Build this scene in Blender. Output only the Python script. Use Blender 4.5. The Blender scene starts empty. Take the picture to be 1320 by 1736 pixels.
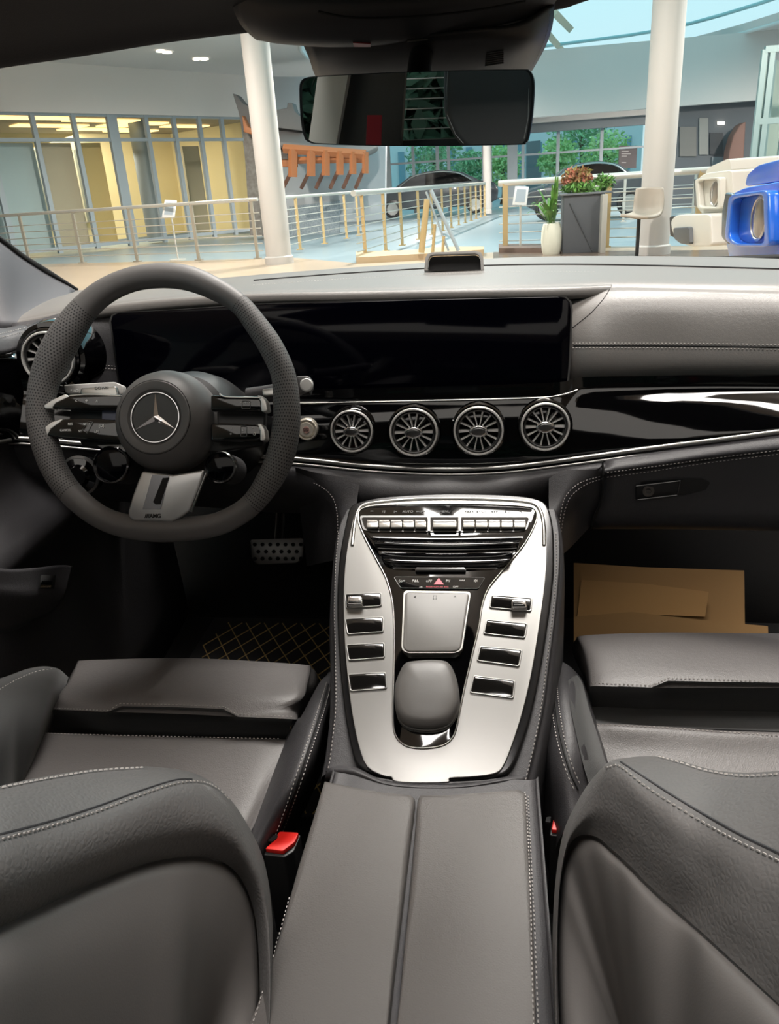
import bpy, bmesh, math, random
from mathutils import Vector, Matrix
from mathutils.bvhtree import BVHTree
random.seed(7)
S = bpy.context.scene
COL = S.collection
V = Vector
# ------------------------------------------------------------------ camera
F = 1308.0
CAM = V((0.085, 0.0, 1.12))
_d = V((172, 560, -F)).normalized()
_u = -V((205, -3125, -F)).normalized()
_u = (_u - _d * _u.dot(_d)).normalized()
_x = _d.cross(_u)
RM = Matrix((_x, _d, _u))          # camera axes -> car axes (x right, y forward, z up)
cd = bpy.data.cameras.new('camera'); cam = bpy.data.objects.new('camera', cd); COL.objects.link(cam)
cd.sensor_fit = 'HORIZONTAL'; cd.sensor_width = 36.0; cd.lens = 36.0 * F / 1320.0
cd.clip_start = 0.02; cd.clip_end = 400
cam.matrix_world = Matrix.Translation(CAM) @ RM.to_4x4()
S.camera = cam
# ------------------------------------------------------------------ view / world / lights
S.view_settings.view_transform = 'Standard'; S.view_settings.look = 'None'
S.view_settings.gamma = 1.0; S.view_settings.use_curve_mapping = False
S.view_settings.exposure = 0.0
W = bpy.data.worlds.new('world'); S.world = W; W.use_nodes = True
nt = W.node_tree; bg = nt.nodes['Background']
tcw = nt.nodes.new('ShaderNodeTexCoord'); sp = nt.nodes.new('ShaderNodeSeparateXYZ')
rampw = nt.nodes.new('ShaderNodeValToRGB')
nt.links.new(tcw.outputs['Generated'], sp.inputs[0]); nt.links.new(sp.outputs['Z'], rampw.inputs[0])
rampw.color_ramp.elements[0].position = 0.0; rampw.color_ramp.elements[0].color = (0.50, 0.65, 0.69, 1)
rampw.color_ramp.elements[1].position = 0.35; rampw.color_ramp.elements[1].color = (0.36, 0.74, 0.83, 1)
nt.links.new(rampw.outputs[0], bg.inputs[0]); bg.inputs[1].default_value = 1.35

def light(name, typ, loc, target, energy, color=(1, 1, 1), size=1.0, sizey=None, spot=60, blend=0.4):
    l = bpy.data.lights.new(name, typ); l.energy = energy; l.color = color
    if typ == 'AREA':
        l.shape = 'RECTANGLE'; l.size = size; l.size_y = sizey or size
    elif typ == 'SPOT':
        l.spot_size = math.radians(spot); l.spot_blend = blend; l.shadow_soft_size = size
    o = bpy.data.objects.new(name, l); COL.objects.link(o); o.location = loc
    o.rotation_euler = (V(target) - V(loc)).to_track_quat('-Z', 'Y').to_euler()
    return o
light('ceiling_panel_light', 'AREA', (0.3, 3.3, 5.2), (0.1, .9, 0.8), 600, (1, .95, .90), 2.4, 1.6)
light('ceiling_panel_light_over_car', 'AREA', (0.1, .1, 5.2), (0.0, .3, 0.6), 235, (1, .95, .905), 2.0, 1.6)
light('ceiling_track_light', 'SPOT', (1.3, 4.2, 5.0), (-0.1, 0.7, 0.5), 200, (1, .94, .86), .05, spot=34)
light('hall_rear_light', 'AREA', (0, -4, 5.2), (0, -3, 0), 150, (1, .96, .9), 8, 5)
def hall(n, x, y, e, c=(1, .95, .88), z=4.35): light(n, 'SPOT', (x, y, z), (x, y + .6, 0), e, c, .1, spot=165, blend=.6)
hall('hall_spot_light', -6, 11, 1333); hall('hall_spot_light', -2, 16, 1667); hall('hall_spot_light', -7, 18.5, 1077, (1, .93, .82)); hall('hall_spot_light', 0, 9, 798); hall('hall_spot_light', 4.5, 8, 560)
hall('hall_spot_light', -2, 27, 2565, (1, .91, .83)); hall('hall_spot_light', 5, 13, 1000); hall('hall_spot_light', 9, 21, 2565, (1, .91, .83)); hall('hall_spot_light', 7, 31, 3078, (1, .91, .83))
light('shop_ceiling_light', 'AREA', (-16, 27, 3.2), (-16, 28, 0), 950, (1, .93, .80), 10, 5)

# ------------------------------------------------------------------ projection helpers: a sight line met with a real depth
def ray(px, py):
    return RM @ V((px - 660.0, 868.0 - py, -F))
def P(px, py, X=None, Y=None, Z=None, D=None):
    r = ray(px, py)
    if X is not None: t = (X - CAM.x) / r.x
    elif Y is not None: t = (Y - CAM.y) / r.y
    elif Z is not None: t = (Z - CAM.z) / r.z
    else: t = D / F
    return CAM + r * t
def onp(px, py, o, n):
    r = ray(px, py)
    return CAM + r * ((V(o) - CAM).dot(n) / r.dot(n))

# ------------------------------------------------------------------ materials
MATS = {}
def srgb(h):
    if isinstance(h, tuple): return h
    c = [int(h[i:i + 2], 16) / 255 for i in (0, 2, 4)]
    return tuple(x / 12.92 if x < .04045 else ((x + .055) / 1.055) ** 2.4 for x in c)
def mat(name, color='808080', rough=.5, metal=0, bump=0, bscale=200, spec=.5, coat=0, emit=None, estr=0, aniso=0,
        trans=0, alpha=1, var=0, vscale=4, color2=None, sheen=0, detail=3):
    if name in MATS: return MATS[name]
    m = bpy.data.materials.new(name); m.use_nodes = True
    n = m.node_tree.nodes; L = m.node_tree.links; b = n['Principled BSDF']
    c = srgb(color)
    b.inputs['Base Color'].default_value = (*c, 1); b.inputs['Roughness'].default_value = rough
    b.inputs['Metallic'].default_value = metal; b.inputs['Specular IOR Level'].default_value = spec
    b.inputs['Coat Weight'].default_value = coat; b.inputs['Anisotropic'].default_value = aniso
    b.inputs['Transmission Weight'].default_value = trans; b.inputs['Alpha'].default_value = alpha
    b.inputs['Sheen Weight'].default_value = sheen
    if emit:
        b.inputs['Emission Color'].default_value = (*srgb(emit), 1); b.inputs['Emission Strength'].default_value = estr
    tc = n.new('ShaderNodeTexCoord')
    if bump:
        t = n.new('ShaderNodeTexNoise'); t.inputs['Scale'].default_value = bscale; t.inputs['Detail'].default_value = detail
        bp = n.new('ShaderNodeBump'); bp.inputs['Strength'].default_value = bump; bp.inputs['Distance'].default_value = .001
        L.new(tc.outputs['Object'], t.inputs['Vector']); L.new(t.outputs[0], bp.inputs['Height']); L.new(bp.outputs[0], b.inputs['Normal'])
    if var or color2:
        t = n.new('ShaderNodeTexNoise'); t.inputs['Scale'].default_value = vscale; t.inputs['Detail'].default_value = 4
        r = n.new('ShaderNodeValToRGB'); L.new(tc.outputs['Object'], t.inputs['Vector']); L.new(t.outputs[0], r.inputs[0])
        c2 = srgb(color2) if color2 else tuple(x * (1 - var) for x in c)
        r.color_ramp.elements[0].position = .35; r.color_ramp.elements[1].position = .65
        r.color_ramp.elements[0].color = (*c, 1); r.color_ramp.elements[1].color = (*c2, 1)
        L.new(r.outputs[0], b.inputs['Base Color'])
    MATS[name] = m
    return m
def leather(name, color, rough=.5, k=.35, scale=420):
    if name in MATS: return MATS[name]
    m = mat(name, color, rough, spec=.4)
    n = m.node_tree.nodes; L = m.node_tree.links; b = n['Principled BSDF']
    tc = n.new('ShaderNodeTexCoord'); v = n.new('ShaderNodeTexVoronoi'); v.inputs['Scale'].default_value = scale
    v.feature = 'DISTANCE_TO_EDGE'
    t = n.new('ShaderNodeTexNoise'); t.inputs['Scale'].default_value = scale * .4
    ad = n.new('ShaderNodeMath'); ad.operation = 'ADD'
    bp = n.new('ShaderNodeBump'); bp.inputs['Strength'].default_value = k; bp.inputs['Distance'].default_value = .0012
    L.new(tc.outputs['Object'], v.inputs['Vector']); L.new(tc.outputs['Object'], t.inputs['Vector'])
    L.new(v.outputs['Distance'], ad.inputs[0]); L.new(t.outputs[0], ad.inputs[1])
    L.new(ad.outputs[0], bp.inputs['Height']); L.new(bp.outputs[0], b.inputs['Normal'])
    return m
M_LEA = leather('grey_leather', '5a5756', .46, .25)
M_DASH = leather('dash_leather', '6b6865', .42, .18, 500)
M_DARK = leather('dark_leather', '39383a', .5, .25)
M_SUEDE = mat('black_suede', '2b2c2c', .9, bump=.3, bscale=900, sheen=.2)
M_SHELL = mat('seat_shell', '686563', .5, bump=.1, bscale=800)
M_BLACK = mat('black_plastic', '101011', .45)
M_GLOSS = mat('piano_black', '040405', .06, coat=.6)
M_SCREEN = mat('screen_glass', '020206', .07, spec=.18)
M_LINER = mat('roof_fabric', '1b1b1d', .9, bump=.3, bscale=900)
M_CARPET = mat('black_carpet', '0b0b0c', .95, bump=.5, bscale=700)
M_SILVER = mat('brushed_aluminium', '989795', .42, metal=1, bump=.02, bscale=900)
M_CHROME = mat('chrome', 'd8d8d8', .12, metal=1)
M_SATIN = mat('satin_metal', 'b6b5b1', .3, metal=1)
M_VENT = mat('vent_silver', 'e2e0dc', .4, metal=.55)
M_DSATIN = mat('dark_satin_metal', '6a6a6a', .3, metal=1)
M_THREAD = mat('pale_thread', 'b3aeaa', .8)
M_WHITE = mat('white_print', 'd8d8d6', .6)
M_GREYP = mat('grey_print', '7c7c7c', .6)
M_PAD = mat('matte_grey_plastic', '73716e', .42, bump=.05, bscale=900)
M_SELECT = mat('selector_grey', '5c5a58', .45, bump=.05, bscale=900)
M_RED = mat('red_plastic', 'd8231c', .4)
M_REDP = mat('red_print', 'd8505a', .5)
M_LINE = mat('seam_black', '0a0a0a', .8)

# ------------------------------------------------------------------ object helpers
def link(name, me, m=None, parent=None, smooth=False):
    o = bpy.data.objects.new(name, me); COL.objects.link(o)
    if m is not None:
        me.materials.clear(); me.materials.append(m)
    if smooth:
        for p in me.polygons: p.use_smooth = True
    if parent is not None: o.parent = parent; o.matrix_parent_inverse = parent.matrix_world.inverted() if parent.type != 'EMPTY' else Matrix.Translation(-parent.location)
    return o
def thing(name, label, cat, loc=(0, 0, 0), group=None):
    o = bpy.data.objects.new(name, None); COL.objects.link(o); o.location = loc; o.empty_display_size = .05
    o['label'] = label; o['category'] = cat
    if group: o['group'] = group
    return o
def tag(o, label, cat, group=None, kind=None):
    if label: o['label'] = label
    if cat: o['category'] = cat
    if group: o['group'] = group
    if kind: o['kind'] = kind
    return o
def struct(o): o['kind'] = 'structure'; return o
def mesh(name, vs, fs, m=None, parent=None, smooth=False):
    me = bpy.data.meshes.new(name); me.from_pydata([tuple(v) for v in vs], [], fs); me.update()
    return link(name, me, m, parent, smooth)
def from_bm(name, bm, m=None, parent=None, smooth=False):
    bmesh.ops.recalc_face_normals(bm, faces=bm.faces)
    me = bpy.data.meshes.new(name); bm.to_mesh(me); bm.free()
    return link(name, me, m, parent, smooth)
def bevel(o, w, seg=3):
    md = o.modifiers.new('bevel', 'BEVEL'); md.width = w; md.segments = seg; md.limit_method = 'ANGLE'; md.angle_limit = math.radians(35)
    md.harden_normals = False
    for p in o.data.polygons: p.use_smooth = True
    return o
def cr(p0, p1, p2, p3, t):
    return 0.5 * ((2 * p1) + (p2 - p0) * t + (2 * p0 - 5 * p1 + 4 * p2 - p3) * t * t + (3 * p1 - p0 - 3 * p2 + p3) * t ** 3)
def spline(pts, k=6, closed=False):
    pts = [V(p) if not isinstance(p, Vector) else p for p in pts]; n = len(pts); out = []
    if k <= 1: return pts
    rng = n if closed else n - 1
    for i in range(rng):
        if closed: a, b, c, d = pts[(i - 1) % n], pts[i], pts[(i + 1) % n], pts[(i + 2) % n]
        else:
            b, c = pts[i], pts[i + 1]; a = pts[i - 1] if i > 0 else b * 2 - c; d = pts[i + 2] if i + 2 < n else c * 2 - b
        for j in range(k): out.append(cr(a, b, c, d, j / k))
    if not closed: out.append(pts[-1])
    return out
def patch(name, rows, m, parent=None, k=6, kr=6, thick=0.0, smooth=True, off=-1):
    rows = [spline(r, k) for r in rows]
    cols = [spline([r[i] for r in rows], kr) for i in range(len(rows[0]))]
    nr = len(cols[0]); nc = len(cols)
    vs = [cols[c][r] for r in range(nr) for c in range(nc)]
    fs = [(r * nc + c, r * nc + c + 1, (r + 1) * nc + c + 1, (r + 1) * nc + c) for r in range(nr - 1) for c in range(nc - 1)]
    # make faces look at the camera side
    tot = 0
    for f in fs[::max(1, len(fs) // 60)]:
        a, b, c = vs[f[0]], vs[f[1]], vs[f[2]]
        tot += 1 if (b - a).cross(c - a).dot(CAM - a) > 0 else -1
    if tot < 0: fs = [tuple(reversed(f)) for f in fs]
    o = mesh(name, vs, fs, m, parent, smooth)
    if thick:
        s = o.modifiers.new('thick', 'SOLIDIFY'); s.thickness = thick; s.offset = off
    return o
def slab(name, pts, n, th, m, parent=None, bev=0, seg=2, base=0.0):
    """closed outline pushed along n from base to base+th"""
    n = V(n).normalized(); bm = bmesh.new()
    lo = [bm.verts.new(p + n * base) for p in pts]; hi = [bm.verts.new(p + n * (base + th)) for p in pts]
    N = len(pts); bm.faces.new(lo); bm.faces.new(list(reversed(hi)))
    for i in range(N): bm.faces.new((lo[i], hi[i], hi[(i + 1) % N], lo[(i + 1) % N]))
    o = from_bm(name, bm, m, parent)
    if bev: bevel(o, bev, seg)
    return o
def ringslab(name, outer, inner, n, th, m, parent=None, base=0.0, bev=0):
    n = V(n).normalized(); N = len(outer); bm = bmesh.new()
    A = [bm.verts.new(p + n * base) for p in outer]; B = [bm.verts.new(p + n * base) for p in inner]
    C = [bm.verts.new(p + n * (base + th)) for p in outer]; D = [bm.verts.new(p + n * (base + th)) for p in inner]
    for i in range(N):
        j = (i + 1) % N
        bm.faces.new((A[i], A[j], B[j], B[i])); bm.faces.new((C[i], D[i], D[j], C[j]))
        bm.faces.new((A[i], C[i], C[j], A[j])); bm.faces.new((B[i], B[j], D[j], D[i]))
    o = from_bm(name, bm, m, parent)
    if bev: bevel(o, bev)
    return o
def frame_at(n, up=V((0, 0, 1))):
    n = V(n).normalized(); r = up.cross(n)
    if r.length < 1e-4: r = V((1, 0, 0))
    r.normalize(); return r, n.cross(r), n
def lathe_bm(bm, prof, c, n, seg=40, up=V((0, 0, 1))):
    """prof: list of (radius, height along n)"""
    r, u, n = frame_at(n, up); c = V(c); rings = []
    for R_, h in prof:
        if R_ < 1e-6: rings.append([bm.verts.new(c + n * h)])
        else: rings.append([bm.verts.new(c + n * h + (r * math.cos(2 * math.pi * i / seg) + u * math.sin(2 * math.pi * i / seg)) * R_) for i in range(seg)])
    for a, b in zip(rings, rings[1:]):
        for i in range(seg):
            j = (i + 1) % seg
            if len(a) == 1 and len(b) == 1: continue
            if len(a) == 1: bm.faces.new((a[0], b[i], b[j]))
            elif len(b) == 1: bm.faces.new((a[i], b[0], a[j]))
            else: bm.faces.new((a[i], b[i], b[j], a[j]))
def lathe(name, prof, c, n, m, parent=None, seg=40, smooth=True, sharp=True):
    bm = bmesh.new(); lathe_bm(bm, prof, c, n, seg); o = from_bm(name, bm, m, parent, smooth)
    if sharp: autosmooth(o)
    return o
def autosmooth(o, ang=35):
    me = o.data; bm = bmesh.new(); bm.from_mesh(me)
    for e in bm.edges:
        if len(e.link_faces) == 2 and e.calc_face_angle(0) > math.radians(ang): e.smooth = False
    for f in bm.faces: f.smooth = True
    bm.to_mesh(me); bm.free()
def tube_bm(bm, pts, rad, seg=12, closed=False, flat=1.0, up=V((0, 0, 1)), caps=True):
    n = len(pts); rings = []
    for i, p in enumerate(pts):
        a = pts[(i - 1) % n] if (closed or i > 0) else p; b = pts[(i + 1) % n] if (closed or i < n - 1) else p
        t = (b - a).normalized(); s = t.cross(up)
        if s.length < 1e-3: s = t.cross(V((1, 0, 0)))
        s.normalize(); w = s.cross(t).normalized(); r = rad[i] if isinstance(rad, (list, tuple)) else rad
        rings.append([bm.verts.new(p + s * math.cos(2 * math.pi * j / seg) * r + w * math.sin(2 * math.pi * j / seg) * r * flat) for j in range(seg)])
    for i in range(n if closed else n - 1):
        A = rings[i]; B = rings[(i + 1) % n]
        for j in range(seg):
            bm.faces.new((A[j], A[(j + 1) % seg], B[(j + 1) % seg], B[j]))
    if not closed and caps:
        bm.faces.new(list(reversed(rings[0]))); bm.faces.new(rings[-1])
def tube(name, pts, rad, m, parent=None, seg=12, closed=False, flat=1.0, up=V((0, 0, 1)), smooth=True):
    bm = bmesh.new(); tube_bm(bm, [V(p) for p in pts], rad, seg, closed, flat, up); o = from_bm(name, bm, m, parent, smooth)
    if not closed: autosmooth(o, 50)
    return o
def box_bm(bm, c, size, rot=None):
    c = V(c); R3 = rot or Matrix.Identity(3); vs = []
    for sx in (-.5, .5):
        for sy in (-.5, .5):
            for sz in (-.5, .5): vs.append(bm.verts.new(c + R3 @ V((sx * size[0], sy * size[1], sz * size[2]))))
    for f in ((0, 1, 3, 2), (4, 6, 7, 5), (0, 4, 5, 1), (2, 3, 7, 6), (0, 2, 6, 4), (1, 5, 7, 3)): bm.faces.new([vs[i] for i in f])
def box(name, c, size, m, parent=None, rot=None, bev=0, seg=3):
    bm = bmesh.new(); box_bm(bm, c, size, rot); o = from_bm(name, bm, m, parent)
    if bev: bevel(o, bev, seg)
    return o
def bvh(*objs):
    vs = []; fs = []
    for o in objs:
        b = len(vs)
        vs += [o.matrix_world @ v.co if o.parent is None else v.co.copy() for v in o.data.vertices]
        fs += [[b + i for i in p.vertices] for p in o.data.polygons]
    return BVHTree.FromPolygons(vs, fs)
def cast(tree, px, py):
    r = ray(px, py).normalized(); loc, nor, i, d = tree.ray_cast(CAM, r)
    if loc is None:
        return None, None
    if nor.dot(r) > 0: nor = -nor
    return loc, nor
def surf_path(tree, pix, k=8, lift=.0006):
    out = []
    for p in spline([V((a, b, 0)) for a, b in pix], k):
        l, n = cast(tree, p.x, p.y)
        if l is not None: out.append((l + n * lift, n))
    return out
def stitch(name, tree, pix, parent, m=None, step=.0052, w=.0011, fill=.62, k=10, lift=.0009):
    """one row of thread dashes lying on a surface"""
    path = surf_path(tree, pix, k, lift); bm = bmesh.new(); carry = 0.0; last = None
    for (a, na), (b, nb) in zip(path, path[1:]):
        L_ = (b - a).length
        if L_ > .08 or L_ < 1e-7: continue
        t = (b - a) / L_; s = carry
        while s < L_:
            c = a + t * s; sd = t.cross(na).normalized(); h = step * fill * .5
            p = [c - t * h, c + sd * w * .5, c + t * h, c - sd * w * .5, c + na * w * .6, c - t * h * .6 - sd * w * .5, c - t * h * .6 + sd * w * .5, c + t * h * .6 + sd * w * .5, c + t * h * .6 - sd * w * .5]
            vs = [bm.verts.new(q) for q in (p[0], p[6], p[7], p[2], p[8], p[5])]
            tp = [bm.verts.new(c - t * h * .55 + na * w * .6), bm.verts.new(c + t * h * .55 + na * w * .6)]
            for f in ((vs[0], vs[1], tp[0]), (vs[1], vs[2], tp[1], tp[0]), (vs[2], vs[3], tp[1]), (vs[3], vs[4], tp[1]), (vs[4], vs[5], tp[0], tp[1]), (vs[5], vs[0], tp[0])):
                bm.faces.new(f)
            s += step
        carry = s - L_
    return from_bm(name, bm, m or M_THREAD, parent)
def seam(name, tree, pix, parent, r=.0009, m=None, k=10, lift=.0, flat=.5):
    path = surf_path(tree, pix, k, lift); pts = [a for a, _ in path]
    return tube(name, pts, r, m or M_LINE, parent, seg=6)
def text(name, s, c, right, up, size, m, parent=None, depth=.0003, bold=0.0, align='CENTER'):
    cu = bpy.data.curves.new(name, 'FONT'); cu.body = s; cu.size = size; cu.align_x = align; cu.align_y = 'CENTER'; cu.extrude = depth; cu.offset = bold
    tmp = bpy.data.objects.new('tmp', cu); COL.objects.link(tmp)
    dg = bpy.context.evaluated_depsgraph_get(); me = bpy.data.meshes.new_from_object(tmp.evaluated_get(dg))
    bpy.data.objects.remove(tmp)
    r = V(right).normalized(); n = r.cross(V(up)).normalized(); u = n.cross(r)
    T = Matrix.Translation(V(c)) @ Matrix((r, u, n)).transposed().to_4x4()
    me.transform(T)
    return link(name, me, m, parent)
def on_text(name, s, tree, px, py, size, m, parent, right=V((1, 0, 0)), lift=.0006, bold=0.0):
    l, n = cast(tree, px, py)
    if l is None: return
    r = (right - n * right.dot(n)).normalized(); u = n.cross(r)
    return text(name, s, l + n * lift, r, u, size, m, parent, bold=bold)
# ================================================================== CAR SHELL (setting)
UP = V((0, 0, 1))
# roof lining and header above the windscreen
edge = [(-160, 141), (0, 115), (130, 96), (280, 72), (400, 57), (520, 45), (660, 34), (800, 26), (935, 17), (990, 2), (1100, -35), (1400, -140)]
e0 = [P(a, b, Y=.96 - .00000018 * (a - 660) ** 2) for a, b in edge]
rows = [[p + V((0, .004, .03)) for p in e0], [p + V((0, .004, .008)) for p in e0], e0, [p + V((0, -.05, .012)) for p in e0], [p + V((0, -.2, .028)) for p in e0], [V((p.x, .55, p.z + .05)) for p in e0]]
roof = patch('ceiling_roof_lining', rows, M_LINER, k=4, kr=4); struct(roof)
roof.name = 'ceiling'
# windscreen glass
m = bpy.data.materials.new('windscreen_glass'); m.use_nodes = True; MATS['windscreen_glass'] = m
n_ = m.node_tree.nodes; L_ = m.node_tree.links; n_.remove(n_['Principled BSDF'])
tr = n_.new('ShaderNodeBsdfTransparent'); gl = n_.new('ShaderNodeBsdfGlossy'); mx = n_.new('ShaderNodeMixShader'); fr = n_.new('ShaderNodeFresnel')
tr.inputs[0].default_value = (.96, .97, .965, 1); gl.inputs['Roughness'].default_value = .02; fr.inputs[0].default_value = 1.12
L_.new(fr.outputs[0], mx.inputs[0]); L_.new(tr.outputs[0], mx.inputs[1]); L_.new(gl.outputs[0], mx.inputs[2]); L_.new(mx.outputs[0], n_['Material Output'].inputs[0])
M_WGLASS = m
base = [(-30, 508), (130, 494), (280, 482), (420, 469), (570, 457), (720, 447), (820, 440), (950, 436), (1100, 436), (1240, 438), (1400, 444)]
b0 = [P(a, b, Z=.966) for a, b in base]
topx = [-.86, -.62, -.47, -.33, -.2, -.06, .04, .16, .3, .45, .7]
t0 = [V((x, .985 - .12 * x * x, 1.325 - .05 * x * x)) for x in topx]
g0 = [b + V((0, .03, -.01)) for b in b0]
glass = patch('window_1', [g0, [(a * .67 + b * .33) + V((0, .012, .018)) for a, b in zip(g0, t0)], [(a * .33 + b * .67) + V((0, .012, .02)) for a, b in zip(g0, t0)], t0], M_WGLASS, k=3, kr=3)
struct(glass); glass['label'] = 'curved windscreen glass between dashboard and roof'
# left front pillar trim
ap = patch('trim_1', [
    [P(-330, 190, Y=1.08), P(-60, 368, Y=1.30), P(0, 408, Y=1.36), P(40, 438, Y=1.42), P(85, 466, Y=1.48), P(128, 492, Y=1.52)],
    [P(-330, 240, Y=1.02), P(-60, 400, Y=1.25), P(0, 440, Y=1.30), P(40, 470, Y=1.36), P(80, 490, Y=1.42), P(124, 505, Y=1.47)],
    [P(-330, 400, Y=1.0), P(-60, 470, Y=1.20), P(0, 500, Y=1.23), P(38, 515, Y=1.28), P(75, 520, Y=1.34), P(118, 516, Y=1.42)],
    [P(-330, 590, Y=.98), P(-60, 565, Y=1.15), P(0, 556, Y=1.18), P(40, 552, Y=1.22), P(75, 540, Y=1.28), P(112, 522, Y=1.38)]], mat('pillar_trim', '434246', .6, bump=.2, bscale=900), k=4, kr=4, thick=.01)
struct(ap)
sl = tube('trim_2', spline([P(-330, 188, Y=1.08), P(-60, 366, Y=1.30), P(0, 405, Y=1.36), P(40, 435, Y=1.42), P(85, 463, Y=1.48), P(130, 492, Y=1.53)], 5), .005, M_LINE, seg=8); struct(sl)
# floor pan, front bulkhead, door sides
fl = box('floor', (0, .9, .14), (1.56, 2.2, .04), M_CARPET); struct(fl)
bh = patch('wall_front', [[V((-.78, 1.62, .95)), V((0, 1.72, .95)), V((.78, 1.62, .95))], [V((-.78, 1.75, .5)), V((0, 1.8, .5)), V((.78, 1.75, .5))], [V((-.78, 1.6, .16)), V((0, 1.62, .16)), V((.78, 1.6, .16))]], M_CARPET, k=3, kr=3, thick=.02); struct(bh)
# left door, seen edge on beside the seat
D1 = thing('door_1', 'driver door with stitched black leather top', None, (-.66, 1.0, .2)); del D1['label']; D1['kind'] = 'structure'
if 'category' in D1: del D1['category']
d_up = patch('door_panel', [
    [V((-.72, 1.62, .93)), V((-.70, 1.30, .925)), V((-.69, 1.1, .915)), V((-.69, .5, .90)), V((-.69, -.6, .90))],
    [V((-.685, 1.62, .88)), V((-.665, 1.30, .88)), V((-.655, 1.1, .875)), V((-.655, .5, .87)), V((-.655, -.6, .87))],
    [V((-.69, 1.62, .74)), V((-.672, 1.30, .74)), V((-.665, 1.1, .735)), V((-.665, .5, .73)), V((-.665, -.6, .73))],
    [V((-.66, 1.62, .66)), V((-.63, 1.30, .66)), V((-.62, 1.1, .65)), V((-.62, .5, .64)), V((-.62, -.6, .64))],
    [V((-.69, 1.62, .55)), V((-.67, 1.30, .55)), V((-.66, 1.1, .55)), V((-.66, .5, .55)), V((-.66, -.6, .55))],
    [V((-.68, 1.62, .16)), V((-.66, 1.30, .16)), V((-.65, 1.1, .16)), V((-.65, .5, .16)), V((-.65, -.6, .16))]], M_DARK, D1, k=4, kr=4, thick=.03)
d_r = patch('wall_right', [
    [V((.86, 1.6, .93)), V((.86, .5, .91)), V((.86, -.9, .91))],
    [V((.83, 1.6, .7)), V((.83, .5, .7)), V((.83, -.9, .7))],
    [V((.82, 1.6, .16)), V((.82, .5, .16)), V((.82, -.9, .16))]], M_DARK, k=3, kr=3, thick=.03); struct(d_r)

# ================================================================== DASHBOARD
DB = thing('dashboard', 'dark grey leather car dashboard with wide glass display and round vents', 'dashboard', (0, 1.3, .8))
back = b0
lip = [P(-30, 560, Y=1.20), P(110, 532, Y=1.235), P(250, 512, Y=1.25), P(430, 500, Y=1.26), P(570, 497, Y=1.265), P(720, 494, Y=1.27), P(820, 492, Y=1.27), P(940, 490, Y=1.27), P(1035, 487, Y=1.27), P(1180, 490, Y=1.235), P(1400, 495, Y=1.17)]
def mixr(a, b, t, dz=0.0): return [p * (1 - t) + q * t + V((0, 0, dz)) for p, q in zip(a, b)]
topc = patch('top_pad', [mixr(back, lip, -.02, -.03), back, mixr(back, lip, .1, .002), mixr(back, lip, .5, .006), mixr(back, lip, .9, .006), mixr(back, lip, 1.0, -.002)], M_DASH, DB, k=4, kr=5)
# rounded lip over the display
lipL = lip[:9]
hood = patch('display_hood', [mixr(back, lip, .97, .003)[:9], lipL, [p + V((0, -.003, -.012)) for p in lipL], [p + V((0, .012, -.018)) for p in lipL], [p + V((0, .05, -.016)) for p in lipL]], M_DASH, DB, k=4, kr=4)
# narrow defroster panel behind the pad with its groove
gr = surf_path(bvh(topc), [(430, 476), (560, 466), (720, 456), (820, 451), (950, 449), (1100, 451), (1320, 457)], 6, .0)
tube('defroster_groove', [a for a, _ in gr], .0025, M_LINE, DB, seg=6)
tt = bvh(topc)
stitch('stitching', tt, [(430, 484), (560, 475), (720, 466), (840, 462), (1010, 461)], DB, w=.0008)
# passenger side face
face = patch('passenger_panel', [
    [P(945, 505, Y=1.30), P(985, 497, Y=1.29), P(1030, 488, Y=1.272), P(1110, 488, Y=1.25), P(1220, 491, Y=1.22), P(1400, 495, Y=1.17)],
    [P(950, 545, Y=1.255), P(990, 530, Y=1.24), P(1040, 520, Y=1.23), P(1110, 520, Y=1.215), P(1220, 522, Y=1.19), P(1400, 524, Y=1.14)],
    [P(955, 583, Y=1.225), P(1000, 583, Y=1.205), P(1050, 583, Y=1.20), P(1120, 583, Y=1.19), P(1220, 583, Y=1.165), P(1400, 585, Y=1.12)],
    [P(955, 630, Y=1.22), P(1000, 628, Y=1.20), P(1050, 627, Y=1.195), P(1120, 626, Y=1.185), P(1220, 626, Y=1.16), P(1400, 628, Y=1.115)],
    [P(955, 672, Y=1.23), P(1000, 668, Y=1.22), P(1050, 664, Y=1.215), P(1120, 662, Y=1.21), P(1220, 660, Y=1.19), P(1400, 660, Y=1.14)]], M_DASH, DB, k=4, kr=4, thick=.01)
tf = bvh(face)
seam('seam', tf, [(972, 586), (1100, 586), (1220, 587), (1330, 589)], DB, .0012)
stitch('stitching', tf, [(972, 582), (1100, 582), (1220, 583), (1330, 585)], DB)
stitch('stitching', tf, [(972, 590), (1100, 590), (1220, 591), (1330, 593)], DB)
seam('seam', tf, [(1033, 490), (1024, 505), (1002, 530), (980, 548), (970, 556)], DB, .0008)
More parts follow.
